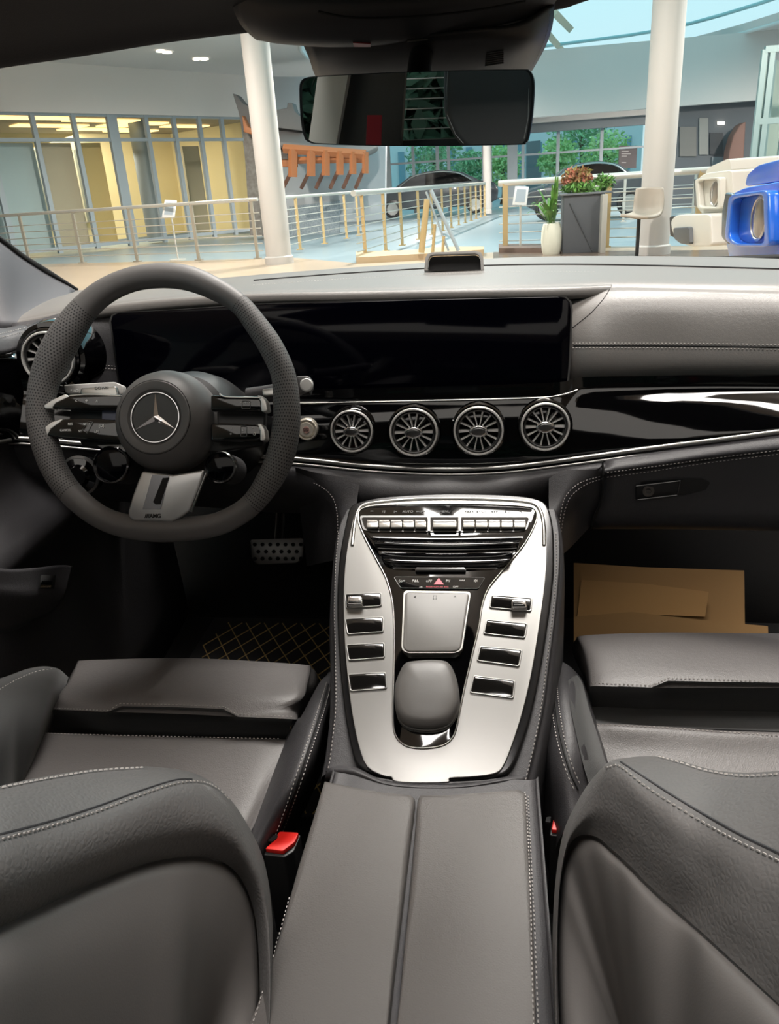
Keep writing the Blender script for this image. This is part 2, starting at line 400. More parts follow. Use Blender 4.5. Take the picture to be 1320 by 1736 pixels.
# left corner behind the wheel
cor = patch('driver_panel', [
    [P(20, 548, Y=1.20), P(70, 540, Y=1.22), P(120, 526, Y=1.245), P(170, 521, Y=1.26), P(215, 516, Y=1.26)],
    [P(20, 585, Y=1.17), P(70, 585, Y=1.18), P(120, 570, Y=1.22), P(170, 565, Y=1.235), P(215, 560, Y=1.25)],
    [P(20, 640, Y=1.15), P(70, 640, Y=1.15), P(120, 640, Y=1.20), P(170, 640, Y=1.22), P(215, 640, Y=1.235)],
    [P(20, 700, Y=1.14), P(70, 700, Y=1.14), P(120, 700, Y=1.19), P(170, 700, Y=1.21), P(215, 700, Y=1.22)]], M_DARK, DB, k=4, kr=4, thick=.01)
tcn = bvh(cor)
stitch('stitching', tcn, [(140, 617), (165, 618), (196, 621)], DB); stitch('stitching', tcn, [(140, 622), (165, 623), (198, 626)], DB)
stitch('stitching', tcn, [(40, 552), (75, 546), (118, 528)], DB)
# display
SY0, SY1 = 1.185, 1.235
scr = [(187, 545, 1), (190, 535, 1), (200, 530, 1), (300, 525, 1), (430, 516, 1), (700, 507, 1), (945, 502, 1), (958, 504, 1), (966, 512, 1), (968, 525, 1), (967, 560, .7), (965, 610, .3), (961, 655, .05), (955, 666, 0), (945, 671, 0), (900, 673, 0), (700, 679, 0), (500, 683, 0), (260, 684, 0), (215, 680, 0), (205, 670, 0.02), (198, 625, .3), (191, 570, .8)]
so = P(700, 679, Y=SY0); sn = V((0, -1, .28)).normalized()
spts = [onp(a, b, so, sn) for a, b, _ in scr]
c0 = sum(spts, V()) / len(spts)
DSP = slab('display', spts, sn, .012, M_SCREEN, DB, .002, 2, base=-.012)
sp2 = [p + (p - c0).normalized() * .0022 for p in spts]
ringslab('display_frame', sp2, [p - (p - c0).normalized() * .0006 for p in spts], sn, .010, M_DSATIN, DSP, base=-.0105)
hb = box('display_backing', (-.14, 1.25, .872), (.64, .04, .12), M_BLACK, DB, rot=Matrix.Rotation(-.28, 3, 'X'))
# gloss trim
gtop = [(-40, 655), (60, 668), (200, 684), (350, 684), (500, 683), (700, 679), (850, 675), (950, 671), (985, 663), (1100, 661), (1220, 660), (1400, 662)]
gbot = [(-40, 742), (60, 745), (200, 758), (350, 770), (500, 778), (620, 790), (740, 796), (850, 793), (960, 780), (1090, 762), (1220, 746), (1400, 722)]
Yt = [1.09, 1.11, 1.14, 1.16, 1.165, 1.165, 1.165, 1.165, 1.175, 1.172, 1.145, 1.095]
Yb = [1.06, 1.08, 1.11, 1.13, 1.135, 1.135, 1.135, 1.135, 1.135, 1.13, 1.10, 1.05]
A = [P(a, b, Y=y) for (a, b), y in zip(gtop, Yt)]; B = [P(a, b, Y=y) for (a, b), y in zip(gbot, Yb)]
gl1 = [p * .75 + q * .25 + V((0, -.005, .0)) for p, q in zip(A, B)]; gl2 = [p * .35 + q * .65 + V((0, -.006, .0)) for p, q in zip(A, B)]
gloss = patch('gloss_trim', [[p + V((0, .005, .02)) for p in A], A, gl1, gl2, B, [p + V((0, .02, -.004)) for p in B]], M_GLOSS, DB, k=4, kr=5)
tg = bvh(gloss)
# bright strip below it
s0 = spline([p + V((0, -.001, .001)) for p in B], 5)
tube('bright_strip', s0, .0035, M_SATIN, DB, seg=10, flat=1.0)
tube('bright_strip', [p + V((0, -.001, -.0085)) for p in s0], .0022, M_SATIN, DB, seg=8)
tube('display_strip', spline([P(500, 684, Y=1.163), P(700, 680, Y=1.163), P(900, 675, Y=1.163), P(950, 670, Y=1.163), P(979, 661, Y=1.165)], 6), .0014, M_SATIN, DB, seg=8)
# lower knee part of the dashboard
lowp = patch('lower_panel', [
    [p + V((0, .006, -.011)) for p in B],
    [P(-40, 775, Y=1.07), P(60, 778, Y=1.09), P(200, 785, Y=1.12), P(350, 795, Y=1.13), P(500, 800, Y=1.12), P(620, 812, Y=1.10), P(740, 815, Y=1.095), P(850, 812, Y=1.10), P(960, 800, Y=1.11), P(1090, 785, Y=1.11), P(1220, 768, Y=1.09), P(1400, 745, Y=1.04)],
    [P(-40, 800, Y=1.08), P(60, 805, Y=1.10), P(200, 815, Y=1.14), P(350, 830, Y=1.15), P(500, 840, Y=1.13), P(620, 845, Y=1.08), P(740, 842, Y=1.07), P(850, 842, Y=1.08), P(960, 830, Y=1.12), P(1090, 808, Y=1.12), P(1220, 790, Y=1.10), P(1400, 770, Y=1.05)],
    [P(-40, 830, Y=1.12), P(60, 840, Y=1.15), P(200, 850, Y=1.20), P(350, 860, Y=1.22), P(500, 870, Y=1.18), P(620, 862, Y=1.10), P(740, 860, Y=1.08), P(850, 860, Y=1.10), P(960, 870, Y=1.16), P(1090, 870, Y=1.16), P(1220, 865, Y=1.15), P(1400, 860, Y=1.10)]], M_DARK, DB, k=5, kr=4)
# passenger glovebox lid
gb = patch('glovebox_lid', [
    [P(1026, 779, Y=1.122), P(1120, 765, Y=1.118), P(1220, 751, Y=1.098), P(1400, 728, Y=1.045)],
    [P(1025, 797, Y=1.10), P(1120, 783, Y=1.095), P(1220, 769, Y=1.08), P(1400, 750, Y=1.03)],
    [P(1023, 812, Y=1.108), P(1120, 798, Y=1.102), P(1220, 783, Y=1.086), P(1400, 765, Y=1.035)],
    [P(1018, 850, Y=1.118), P(1120, 845, Y=1.112), P(1220, 840, Y=1.096), P(1400, 830, Y=1.045)],
    [P(1002, 892, Y=1.135), P(1120, 892, Y=1.13), P(1220, 893, Y=1.11), P(1400, 896, Y=1.06)],
    [P(1005, 897, Y=1.20), P(1120, 897, Y=1.2), P(1220, 898, Y=1.18), P(1400, 900, Y=1.13)]], M_DARK, DB, k=5, kr=4, thick=.012)
tgb = bvh(gb)
stitch('stitching', tgb, [(1030, 800), (1100, 791), (1200, 777), (1330, 761)], DB)
stitch('stitching', tgb, [(1030, 808), (1100, 799), (1200, 784), (1330, 768)], DB)
seam('seam', tgb, [(1030, 804), (1100, 795), (1200, 780.5), (1330, 764.5)], DB, .001)
tube('seam', spline([P(1021, 783, Y=1.105), P(1022, 810, Y=1.10), P(1018, 850, Y=1.11), P(1003, 890, Y=1.125)], 6), .0016, M_LINE, DB, seg=6)
l, nn = cast(tgb, 1113, 828)
rr = V((1, 0, .10)).normalized(); 
def quad_on(tree, pix, th, m, name, parent, lift=0.0, bev=0, n=None):
    pts = []; ns = V()
    for a, b in pix:
        p, q = cast(tree, a, b)
        if p is None: continue
        pts.append(p); ns += q
    n = n or ns.normalized()
    c = sum(pts, V()) / len(pts)
    pts = [p - n * (p - c).dot(n) for p in pts]
    return slab(name, pts, n, th, m, parent, bev, 2, base=lift)
rec = quad_on(tgb, [(1072, 822), (1080, 817), (1150, 812), (1190, 811), (1204, 818), (1196, 830), (1160, 838), (1082, 845), (1072, 840)], .0006, mat('recess_black', '161617', .6), 'latch_recess', DB, lift=-.0002)
lat = quad_on(tgb, [(1077, 822), (1152, 812), (1152, 816), (1147, 836), (1077, 844)], .005, M_BLACK, 'glovebox_latch', DB, bev=.001)
for a, b in (((1077, 821), (1152, 812)), ((1152, 812), (1147, 836)), ((1147, 836), (1080, 844))):
    p, q = cast(tgb, *a); p2, q2 = cast(tgb, *b); tube('latch_edge', [p + q * .005, p2 + q * .005], .0008, M_DSATIN, lat, seg=6)
lathe('lock', [(0, .004), (.004, .004), (.0045, .006), (.0085, .006), (.009, .0), ], cast(tgb, 1097, 830)[0] + V((0, -.002, 0)), (0, -1, .1), M_DSATIN, lat, seg=24)
# curved stitched flank running down to the console (right) and its mate (left)
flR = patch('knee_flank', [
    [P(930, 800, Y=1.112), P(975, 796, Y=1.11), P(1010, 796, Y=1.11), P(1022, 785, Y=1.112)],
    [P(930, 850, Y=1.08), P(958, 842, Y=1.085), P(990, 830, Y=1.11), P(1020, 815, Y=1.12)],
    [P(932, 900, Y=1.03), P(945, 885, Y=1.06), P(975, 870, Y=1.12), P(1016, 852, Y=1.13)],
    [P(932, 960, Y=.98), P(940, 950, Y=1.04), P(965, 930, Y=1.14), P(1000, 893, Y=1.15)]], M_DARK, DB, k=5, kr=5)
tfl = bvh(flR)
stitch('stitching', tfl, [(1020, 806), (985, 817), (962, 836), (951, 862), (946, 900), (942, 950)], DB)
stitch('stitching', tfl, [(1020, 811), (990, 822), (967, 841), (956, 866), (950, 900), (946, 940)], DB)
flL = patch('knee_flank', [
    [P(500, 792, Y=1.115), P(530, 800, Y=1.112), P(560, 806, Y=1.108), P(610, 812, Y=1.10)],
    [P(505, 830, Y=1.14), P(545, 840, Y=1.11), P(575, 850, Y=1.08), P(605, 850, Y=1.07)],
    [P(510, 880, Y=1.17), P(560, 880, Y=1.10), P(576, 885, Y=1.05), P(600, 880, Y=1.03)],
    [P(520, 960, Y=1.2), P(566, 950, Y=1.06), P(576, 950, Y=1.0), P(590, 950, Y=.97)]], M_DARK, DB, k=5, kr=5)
stitch('stitching', bvh(flL), [(510, 812), (540, 822), (562, 840), (572, 870), (574, 930)], DB)

# ------- vents
VC = (.0365)
def make_vent(px, py, r, n=V((0, -1, .12)), at=None):
    l, q = cast(tg, px, py) if at is None else (at, n)
    n = V(n).normalized(); c = l
    vent = lathe('air_vent', [(r * 1.12, -.02), (r * 1.12, .006), (r * 1.06, .009), (r * .99, .0095), (r * .99, .004), (r * .78, .004)], c, n, M_GLOSS, DB, seg=56)
    lathe('vent_ring', [(r * 1.0, .004), (r * 1.0, .0125), (r * .97, .015), (r * .925, .015), (r * .90, .0125), (r * .90, .002)], c, n, M_VENT, vent, seg=56)
    lathe('inner_ring', [(r * .87, .002), (r * .87, .0115), (r * .845, .013), (r * .80, .0125), (r * .78, .010), (r * .76, -.012)], c, n, M_DSATIN, vent, seg=56)
    lathe('vent_throat', [(r * .80, .0), (r * .6, -.012), (0, -.013)], c, n, M_LINE, vent, seg=40)
    R_, U_, n = frame_at(n)
    bm = bmesh.new()
    for i in range(14):
        if i == 0 or i == 7: pass
        a = 2 * math.pi * i / 14
        d = R_ * math.cos(a) + U_ * math.sin(a)
        s = d.cross(n)
        p0 = c + d * (r * .24) + n * .009; p1 = c + d * (r * .80) + n * .010
        h = .0011 if i % 7 else .0019
        vs = []
        for p, hh, dep in ((p0, h * .6, .012), (p1, h * 1.2, .014)):
            vs += [bm.verts.new(p - s * hh), bm.verts.new(p + s * hh), bm.verts.new(p + s * hh * .6 - n * dep), bm.verts.new(p - s * hh * .6 - n * dep)]
        for f in ((0, 1, 5, 4), (1, 2, 6, 5), (2, 3, 7, 6), (3, 0, 4, 7), (0, 3, 2, 1), (4, 5, 6, 7)): bm.faces.new([vs[k] for k in f])
    from_bm('vent_blades', bm, M_VENT, vent)
    ov = lambda a, b, h: [c + R_ * math.cos(t) * a * r + U_ * math.sin(t) * b * r + n * h for t in [2 * math.pi * i / 28 for i in range(28)]]
    slab('vent_knob', ov(.38, .24, .008), n, .009, M_CHROME, vent, .002)
    slab('knob_face', ov(.28, .15, .0), n, .0185, M_DSATIN, vent, .001)
    return vent
for px, py, rp in ((598, 729, 36.5), (702, 731, 41.5), (811, 728.5, 42.5), (923, 721.5, 41.5)):
    l, q = cast(tg, px, py); D_ = -(RM.transposed() @ (l - CAM)).z
    make_vent(px, py, rp * (D_ - .012) / F / 1.0)
cL = P(88, 606, Y=1.10)
hs = lathe('vent_pod', [(.058, -.07), (.056, -.005), (.052, .004), (.046, .006), (.044, .002)], cL, (.12, -1, .12), M_GLOSS, DB, seg=48)
D_ = -(RM.transposed() @ (cL - CAM)).z
make_vent(0, 0, 45 * (D_ - .012) / F, V((.12, -1, .12)), at=cL + V((0, -.002, 0)))
# start button
l, q = cast(tg, 521, 727)
sb = lathe('start_button', [(.0175, -.004), (.0175, .006), (.016, .008), (.0148, .008), (.0143, .006), (.0125, .006), (.011, .0085), (0, .0088)], l, (0, -1, .12), mat('pearl_metal', 'd9d2c4', .35, metal=.6), DB, seg=40)
lathe('button_mark', [(.0052, .0), (.0052, .0095), (0, .0096)], l, (0, -1, .12), mat('mark_red', 'b08a80', .5), sb, seg=24)
R_, U_, n__ = frame_at(V((0, -1, .12)))
text('button_print', 'START', l + n__ * .0098 + U_ * .0015, R_, U_, .0032, M_LINE, sb); text('button_print', 'STOP', l + n__ * .0098 - U_ * .0015, R_, U_, .0032, M_LINE, sb)
# head-up display collar / centre speaker on the top pad
l0, q0 = cast(tt, 770, 452)
n0 = V((0, -1, .25)).normalized()
pts = [onp(a, b, P(770, 459, Z=.972), V((0, -1, .35)).normalized()) for a, b in ((719, 459), (721, 438), (725, 430), (733, 428), (806, 426), (815, 428), (819, 436), (820, 458))]
ins = [onp(a, b, P(770, 459, Z=.972), V((0, -1, .35)).normalized()) for a, b in ((724, 459), (726, 440), (729, 434), (735, 432), (805, 430), (811, 432), (814, 438), (815, 458))]
spk = slab('centre_speaker', ins, V((0, -1, .35)), .004, M_LINE, DB, 0, base=-.016)
ringslab('speaker_frame', pts, ins, V((0, -1, .35)), .010, mat('milky_plastic', '9a9895', .35), spk, base=-.008, bev=.001)
# light switch and knobs below the wheel
lathe('light_switch', [(.030, -.02), (.030, .004), (.027, .008), (.018, .010), (.014, .016), (0, .017)], P(137, 806, Y=1.06), (.1, -1, .25), M_GLOSS, DB, seg=36)
lathe('switch_ring', [(.031, .002), (.0315, .006), (.0275, .0075)], P(137, 806, Y=1.06), (.1, -1, .25), M_DSATIN, DB, seg=36)
# ================================================================== CENTRE CONSOLE
CC = thing('centre_console', 'silver and black car console with touchpad between the two front seats', 'console', (0, .7, .2))
CO = P(700, 1330, Y=.66); CN = V((0, -.175, .39)).normalized(); CU = V((0, .39, .175)).normalized(); CR = V((1, 0, 0))
def K(a, b, h=0.0): return onp(a, b, CO + CN * h, CN)
def closed(pix, k=4, h=0.0):
    return [K(p.x, p.y, h) for p in spline([V((a, b, 0)) for a, b in pix], k, True)]
def KT(a, b, h): return K(a, b, h) - CN * h
def closedT(pix, k, h): return [KT(p.x, p.y, h) for p in spline([V((a, b, 0)) for a, b in pix], k, True)]
def poly(pix, h=0.0): return [K(a, b, h) for a, b in pix]
def round_poly(pix, r, seg=5):
    """pixel polygon with rounded corners"""
    out = []; n = len(pix)
    for i in range(n):
        p = V((*pix[i], 0)); a = V((*pix[i - 1], 0)); b = V((*pix[(i + 1) % n], 0))
        ra = min(r, (a - p).length * .45); rb = min(r, (b - p).length * .45)
        s = p + (a - p).normalized() * ra; e = p + (b - p).normalized() * rb
        for j in range(seg + 1):
            t = j / seg; q = s * (1 - t) ** 2 + p * 2 * t * (1 - t) + e * t * t; out.append((q.x, q.y))
    return out
# leather tunnel carrying the console
Lp = [(590, 868), (577, 900), (570, 960), (566, 1040), (568, 1120), (567, 1200), (560, 1270), (552, 1312)]
Rp = [(938, 868), (945, 905), (946, 960), (940, 1040), (931, 1120), (921, 1200), (907, 1270), (893, 1330)]
rowsT = []
for (a, b), (c, d) in zip(Lp, Rp):
    l_ = K(a, b, -.004); r_ = K(c, d, -.004)
    ym = (l_.y + r_.y) / 2
    def at(p, y, dx, dz): return V((p.x + dx, y, p.z + dz))
    rowsT.append([V((l_.x - .014, l_.y + .02, .2)), V((l_.x - .011, l_.y + .01, l_.z - .12)), l_ + V((-.008, 0, -.02)), l_, l_ + V((.012, 0, .004)), l_ * .5 + r_ * .5 + V((0, 0, -.004)), r_ + V((-.012, 0, .004)), r_, r_ + V((.008, 0, -.02)), V((r_.x + .011, r_.y + .01, r_.z - .12)), V((r_.x + .014, r_.y + .02, .2))])
tun = patch('tunnel_cover', rowsT, M_DARK, CC, k=4, kr=4)
ttu = bvh(tun)
stitch('stitching', ttu, [(942, 905), (943, 960), (937, 1040), (927, 1120), (917, 1200), (903, 1270), (890, 1325)], CC, lift=.0012)
stitch('stitching', ttu, [(574, 905), (569, 960), (567, 1040), (569, 1120), (569, 1200), (562, 1270), (556, 1306)], CC, lift=.0012)
# gloss surround and silver plate
outer = [(604, 852), (640, 843), (700, 838), (760, 836), (830, 837), (880, 840), (912, 846), (928, 858), (936, 885), (939, 920), (938, 980), (928, 1060), (915, 1140), (900, 1210), (884, 1262), (868, 1300), (845, 1316), (800, 1322), (740, 1326), (680, 1322), (640, 1314), (606, 1298), (594, 1262), (583, 1200), (575, 1120), (571, 1040), (572, 980), (577, 930), (586, 885), (592, 862)]
slab('gloss_surround', closedT(outer, 3, .007), CN, .007, mat('dark_gloss_rim', '2b2b2c', .22, metal=.6), CC, .003, 3)
o2 = [(612, 858), (645, 849), (700, 844), (760, 842), (830, 843), (875, 846), (905, 852), (917, 862), (924, 885), (927, 925), (924, 985), (914, 1060), (901, 1140), (886, 1205), (868, 1262), (852, 1300), (835, 1312), (795, 1317), (762, 1319), (758, 1326), (700, 1327), (668, 1324), (663, 1317), (650, 1315), (622, 1300), (607, 1262), (595, 1200), (586, 1120), (582, 1040), (583, 980), (588, 930), (596, 890), (602, 868)]
plate = slab('aluminium_plate', closedT(o2, 3, .011), CN, .006, M_SILVER, CC, .004, 4, base=.005)
# polished lip running round the top edge
tube('polished_lip', [K(p.x, p.y, .0105) for p in spline([V((a, b, 0)) for a, b in [(597, 925), (601, 890), (606, 868), (618, 856), (650, 851), (700, 847), (760, 846), (830, 847), (880, 850), (905, 855), (916, 868), (921, 890), (922, 925)]], 5)], .0028, M_SATIN, CC, seg=10)
cut = [(614, 862), (640, 857), (700, 855), (760, 854), (830, 855), (885, 858), (904, 862), (910, 872), (906, 890), (890, 920), (868, 948), (845, 975), (826, 1000), (816, 1030), (812, 1060), (800, 1110), (786, 1170), (777, 1215), (770, 1244), (757, 1260), (735, 1267), (705, 1268), (684, 1262), (670, 1246), (666, 1215), (667, 1150), (668, 1090), (667, 1040), (662, 1005), (652, 975), (636, 945), (620, 915), (609, 890), (607, 872)]
blk = slab('gloss_panel', closedT(cut, 3, .0121), CN, .0016, M_GLOSS, CC, .0008, 2, base=.0105)
tube('panel_edge', closed(cut, 3, .0122), .0011, M_SATIN, CC, seg=6, closed=True)
tb = bvh(blk)
def kq(pix, th, m, name, parent, base=.012, bev=0.0, r=3): return slab(name, [KT(a, b, base + th) for a, b in round_poly(pix, r)], CN, th, m, parent, bev, 2, base=base)
# climate toggles
clm = kq([(612, 877), (897, 877), (890, 896), (876, 899), (632, 899), (618, 896)], .0015, M_GLOSS, 'climate_bar', CC, r=5)
slab('bar_frame', [KT(a, b, .013) for a, b in round_poly([(609, 874), (900, 874), (893, 898), (878, 901.5), (630, 901.5), (615, 898)], 5)], CN, .0009, M_DSATIN, clm, base=.0122)
def toggle(x0, x1, y0=883, y1=894):
    o = slab('climate_toggle', [KT(a, b, .018) for a, b in round_poly([(x0, y0), (x1, y0), (x1, y1), (x0, y1)], 2)], CN, .0045, M_SATIN, clm, .0014, 3, base=.0135)
    slab('toggle_ridge', [KT(a, b, .018) for a, b in ((x0 + 1.5, y0 - .5), (x1 - 1.5, y0 - .5), (x1 - 1.5, y0 + 2), (x0 + 1.5, y0 + 2))], CN, .0009, M_CHROME, o, base=.018)
for i in range(5): toggle(621 + i * 20.4, 621 + i * 20.4 + 19.6)
toggle(733, 774)
for i in range(5): toggle(784 + i * 21.6, 784 + i * 21.6 + 20.8)
for x in (727, 779): slab('bar_divider', [KT(a, b, .016) for a, b in ((x - 2, 875), (x + 2, 875), (x + 2, 900), (x - 2, 900))], CN, .004, M_SATIN, clm, base=.0125)
for s, x in (('*^', 630), ('\\\\J', 650), ('|=', 670), ('AUTO', 691), ('FRONT', 713), ('MENU', 754), ('REAR', 795), ('SYNC', 816), ('<=>', 838), ('A/C', 860), ('^v', 882)):
    text('button_print', s, K(x, 867.5, .0124), CR, CU, .0056 if len(s) < 5 else .004, M_GREYP, blk)
# storage lid with folded waves
wv = [K(627, 914), K(888, 914)]
rw = []
for y, h, xl, xr in ((905, .0125, 622, 892), (912, .0125, 628, 886), (916, .017, 632, 882), (921, .020, 634, 880), (926, .0155, 636, 879), (934, .0125, 640, 876), (942, .0145, 643, 871), (948, .020, 646, 867), (953, .0195, 650, 863), (960, .0145, 658, 853), (966, .0125, 668, 842)):
    rw.append([K(xl, y, .0122), K(xl + 6, y, h), K(xl * .75 + xr * .25, y + 1.5, h), K(xl * .5 + xr * .5, y + 2.5, h), K(xl * .25 + xr * .75, y + 1.5, h), K(xr - 6, y, h), K(xr, y, .0122)])
lid = patch('storage_lid', rw, M_GLOSS, CC, k=4, kr=3)
slab('lid_grip', [KT(a, b, .016) for a, b in round_poly([(706, 961), (786, 961), (790, 967), (703, 967)], 1)], CN, .0035, M_DSATIN, lid, .001, 2, base=.0125)
for pts_ in ([(636, 921), (760, 926), (880, 920)], [(644, 938), (680, 943), (760, 945), (840, 943), (872, 936)]):
    tube('lid_edge', [K(p.x, p.y, .0195 if pts_[0][1] < 930 else .0185) for p in spline([V((*q, 0)) for q in pts_], 5)], .0007, M_DSATIN, lid, seg=6)
# button row with the red warning triangle
row = kq([(667, 978), (822, 979), (811, 998), (679, 997)], .0014, M_GLOSS, 'button_row', CC, r=4)
tube('row_edge', [K(a, b, .0134) for a, b in round_poly([(667, 978), (822, 979), (811, 998), (679, 997)], 4)], .0004, M_DSATIN, row, seg=6, closed=True)
slab('warning_triangle', [KT(735, 991, .0135), KT(752, 991, .0135), KT(743.5, 980, .0135)], CN, .0006, mat('warning_red', 'e0717c', .5, emit='e0717c', estr=.25), row, base=.0133)
for s, x, y, sz in (('(o=', 681, 985, .006), ('P&L', 704, 985, .0055), ('oFF', 727, 985, .0055), ('P//', 759, 985, .0055), ('^^^', 783, 985, .0055), ('*', 806, 987, .012), ('-o', 713, 995, .005), ('PASSENGER AIR BAG', 741, 995, .0032), ('OFF', 772, 995, .004)):
    text('button_print', s, K(x, y, .0137), CR, CU, sz, M_REDP if s.startswith('PASS') else M_WHITE, row)
# touchpad
tp = slab('touchpad', [KT(a, b, .0195) for a, b in round_poly([(686, 1003), (796, 1005), (781, 1100), (770, 1105), (690, 1105), (682, 1098)], 7)], CN, .007, M_PAD, CC, .0025, 3, base=.0125)
ringslab('touchpad_frame', [KT(a, b, .0182) for a, b in round_poly([(684, 1001), (798, 1003), (783, 1102), (771, 1107), (689, 1107), (680, 1100)], 7)], [KT(a, b, .0182) for a, b in round_poly([(687, 1004), (795, 1006), (780, 1099), (769, 1104), (691, 1104), (683, 1097)], 7)], CN, .006, M_SATIN, tp, base=.0122)
for s, x in (('<', 703), ('[ ]', 737), ('^', 771)): text('button_print', s, K(x, 1012, .0197), CR, CU, .006, M_GREYP, tp)
# hand rest / selector, a raised rounded pad
sel = [(700, 1120), (730, 1118), (757, 1121), (770, 1138), (777, 1165), (778, 1190), (770, 1210), (757, 1224), (730, 1231), (700, 1229), (682, 1222), (672, 1208), (668, 1185), (669, 1160), (677, 1138), (686, 1124)]
sc_ = V((0, 0, 0))
for a, b in sel: sc_ += K(a, b + 12)
sc_ /= len(sel)
HR = .030
def selring(s, h):
    ring = []
    for p in spline([V((a, b, 0)) for a, b in sel], 3, True):
        q = K(p.x, p.y, HR); base_ = q - CN * (HR)
        cc = SELC
        ring.append(cc + (base_ - cc) * s + CN * h)
    return ring
SELC = sum([K(a, b, HR) - CN * HR for a, b in sel], V()) / len(sel)
bm = bmesh.new(); rings = []
for s, h in ((.97, .012), (1.0, .016), (1.0, .019), (.965, .0195), (.965, .021), (.995, .0215), (1.0, .026), (.985, .030), (.93, .0335), (.8, .036), (.5, .038), (.2, .0388)):
    rings.append([bm.verts.new(p) for p in selring(s, h)])
for A_, B_ in zip(rings, rings[1:]):
    for i in range(len(A_)): bm.faces.new((A_[i], A_[(i + 1) % len(A_)], B_[(i + 1) % len(A_)], B_[i]))
bm.faces.new(rings[-1])
hr = from_bm('hand_rest', bm, M_SELECT, CC, True)
slab('hand_rest_base', selring(1.0, 0), CN, .010, mat('grey_satin_plastic', '8b8a88', .35), CC, .002, 2, base=.0118)
# four control buttons each side
LB = [[(586, 1008), (645, 1006), (645, 1026), (588, 1030)], [(586, 1050), (648, 1047), (648, 1070), (590, 1074)], [(588, 1094), (650, 1091), (650, 1114), (592, 1118)], [(591, 1144), (652, 1141), (654, 1166), (595, 1170)]]
RB = [[(834, 1010), (900, 1015), (898, 1035), (831, 1029)], [(826, 1052), (892, 1058), (888, 1080), (821, 1073)], [(815, 1097), (883, 1103), (878, 1128), (810, 1119)], [(804, 1147), (871, 1155), (868, 1182), (798, 1173)]]
marks = ['', 'S', 'O', ''] + ['', '((', 'O', '']
for i, q in enumerate(LB + RB):
    cx_ = sum(a for a, b in q) / 4; cy_ = sum(b for a, b in q) / 4
    big = [(cx_ + (a - cx_) * 1.07, cy_ + (b - cy_) * 1.14) for a, b in q]
    b_ = slab('console_button', [KT(a, b, .0121) for a, b in round_poly(q, 3)], CN, .0016, mat('button_gloss', '141312', .1, coat=.5), CC, .0006, 2, base=.0105)
    ringslab('button_frame', [KT(a, b, .0125) for a, b in round_poly(big, 4)], [KT(a, b, .0125) for a, b in round_poly(q, 3)], CN, .0026, M_SILVER, b_, base=.0102, bev=.0008)
    if i in (0, 4):
        tx = 600 if i == 0 else 879; ty = 1017 if i == 0 else 1023
        slab('toggle_knob', [KT(a, b, .02) for a, b in round_poly([(tx - 13, ty - 7), (tx + 13, ty - 7), (tx + 15, ty + 7), (tx - 13, ty + 7)], 4)], CN, .008, M_CHROME, b_, .002, 3, base=.012)
        for k_ in range(3): slab('knob_groove', [K(tx - 8, ty - 4 + k_ * 3, .02), K(tx + 8, ty - 4 + k_ * 3, .02), K(tx + 8, ty - 3 + k_ * 3, .02), K(tx - 8, ty - 3 + k_ * 3, .02)], CN, .0004, M_DSATIN, b_)
# leather collar behind the plate, and the split armrest lid
AZ = .535
def A3(a, b, z=AZ): return P(a, b, Z=z)
collar = patch('leather_collar', [
    [K(556, 1296, -.006), K(600, 1300, .004), K(650, 1322, .009), K(715, 1330, .01), K(790, 1328, .009), K(850, 1318, .005), K(893, 1310, -.006)],
    [K(554, 1305, .0), K(598, 1308, .010), K(650, 1329, .013), K(715, 1336, .013), K(790, 1334, .013), K(852, 1324, .010), K(893, 1320, .0)],
    [K(551, 1317, -.006), K(600, 1324, .0), K(650, 1334, .003), K(715, 1341, .003), K(790, 1338, .003), K(850, 1334, -.001), K(893, 1334, -.006)],
    [K(549, 1324, -.02), K(600, 1331, -.02), K(650, 1340, -.02), K(715, 1347, -.02), K(790, 1344, -.02), K(850, 1340, -.02), K(895, 1340, -.02)]], M_DARK, CC, k=4, kr=4, thick=.006)
ab = patch('armrest_body', [
    [V((-.092, .66, .2)), V((-.091, .66, .50)), V((-.087, .665, AZ - .012)), V((0, .655, AZ - .012)), V((.120, .665, AZ - .012)), V((.124, .66, .50)), V((.125, .66, .2))],
    [V((-.092, .4, .2)), V((-.091, .4, .50)), V((-.087, .4, AZ - .010)), V((0, .4, AZ - .012)), V((.120, .4, AZ - .010)), V((.124, .4, .50)), V((.125, .4, .2))],
    [V((-.092, .1, .2)), V((-.091, .1, .50)), V((-.087, .1, AZ - .010)), V((0, .1, AZ - .012)), V((.120, .1, AZ - .010)), V((.124, .1, .50)), V((.125, .1, .2))]], M_DARK, CC, k=4, kr=3)
AR = thing('armrest', 'grey leather armrest lid split down the middle behind the silver console', 'armrest', (0, .4, .5))
lidL = [(549, 1321), (570, 1325), (610, 1333), (650, 1340), (696, 1344), (703, 1350), (701, 1370), (690, 1460), (678, 1560), (668, 1640), (652, 1790), (395, 1790), (432, 1710), (470, 1590), (505, 1462), (530, 1382)]
lidR = [(711, 1345), (760, 1344), (830, 1339), (880, 1335), (892, 1342), (895, 1380), (900, 1470), (905, 1600), (911, 1790), (665, 1790), (675, 1700), (684, 1600), (694, 1500), (703, 1400), (707, 1352)]
lids = []
